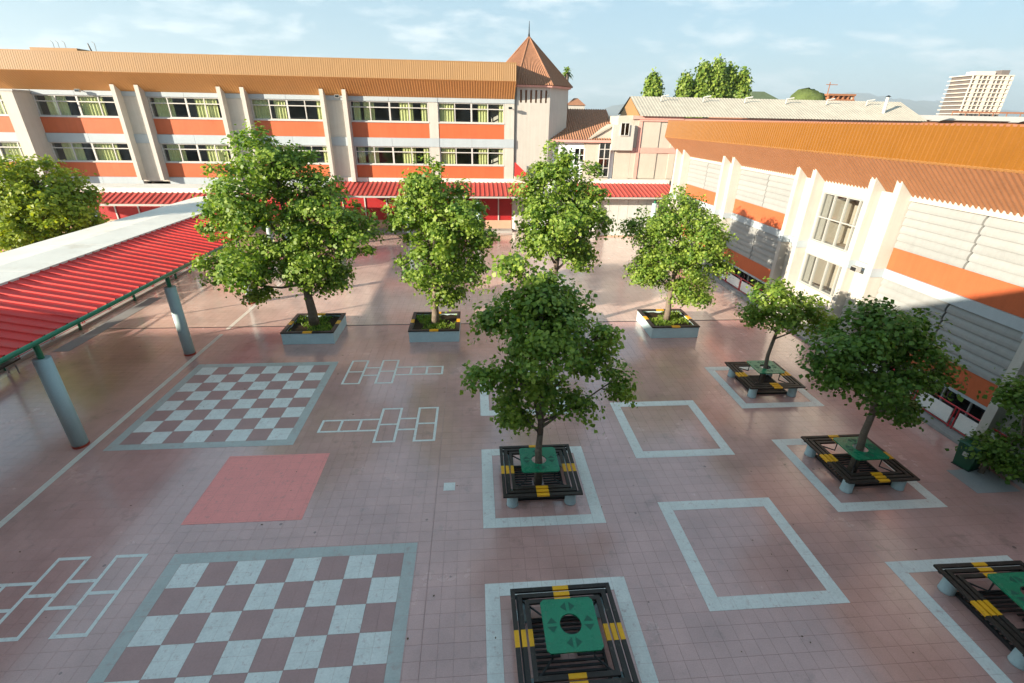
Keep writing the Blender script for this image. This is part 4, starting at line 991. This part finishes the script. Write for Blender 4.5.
rs = np.random.RandomState(3); fr = MB()
for k in range(46):
    a = rs.uniform(0, 6.283); el = rs.uniform(-.7, 1.3); l = rs.uniform(.55, .85); d = Vector((math.cos(a) * math.cos(el), math.sin(a) * math.cos(el), math.sin(el))); s = d.cross(Vector((0, 0, 1))).normalized() * .10
    b0 = Vector((0, 0, 11.5)); m1 = b0 + d * l * .6; e1 = b0 + d * l + Vector((0, 0, -.25))
    fr.add([b0, m1 - s, e1, m1 + s], [(0,1,2,3)])
fr.build('crown', 'conifer', pm)

# ------------------------------------------------------------------ small things
bn = thing('litter_bin', 'dark green litter bin beside the shrub at the right edge', 'bin', (17.15, 1.75, 0), .25)
vs = [(-.17,-.17,.02),(.17,-.17,.02),(.17,.17,.02),(-.17,.17,.02),(-.21,-.21,.62),(.21,-.21,.62),(.21,.21,.62),(-.21,.21,.62)]
MB().add(vs, [(0,3,2,1),(0,1,5,4),(1,2,6,5),(2,3,7,6),(3,0,4,7)]).build('body', 'bin_green', bn)
MB().cbox(-.235, .235, -.235, .235, .62, .67, .03).build('lid', 'bin_green', bn)
MB().box(-.236, -.21, -.05, .05, .35, .45).build('emblem', 'frame_white', bn)
MB().box(-.19, .19, -.19, .19, 0, .02).build('base', 'black_steel', bn)
tag(MB().box(16.55, 17.6, .85, 1.62, .001, .007).build('floor_mat', 'kerb_grey'), kind='structure')
# fallen leaves and grit
r = random.Random(8); g = MB()
for k in range(130):
    x, y = r.uniform(-3.5, 17), r.uniform(-3.2, 10.5); a = r.uniform(0, 6.28); s = r.uniform(.010, .026); c, d = math.cos(a) * s, math.sin(a) * s
    z = PZ + .0015
    g.add([(x-c, y-d, z), (x+d*.6, y-c*.6, z+.004), (x+c, y+d, z), (x-d*.6, y+c*.6, z+.003)], [(0,1,2,3)])
tag(g.build('fallen_leaves', 'dry_leaf'), 'scattered dry leaves and grit on the courtyard floor', None, None, 'stuff')

# ------------------------------------------------------------------ thin summer haze
hm = bpy.data.materials.new('haze'); hm.use_nodes = True; hn = hm.node_tree; hn.nodes.clear()
ho = N(hn, 'ShaderNodeOutputMaterial'); pv = N(hn, 'ShaderNodeVolumePrincipled'); pv.inputs['Color'].default_value = (0.74, 0.88, 1.0, 1); pv.inputs['Density'].default_value = 0.00016; pv.inputs['Anisotropy'].default_value = 0.2
hn.links.new(pv.outputs[0], ho.inputs['Volume']); MATS['haze'] = hm
tag(MB().box(-5300, 7500, -2600, 6700, -1.5, 460).build('haze', 'haze'), kind='stuff')
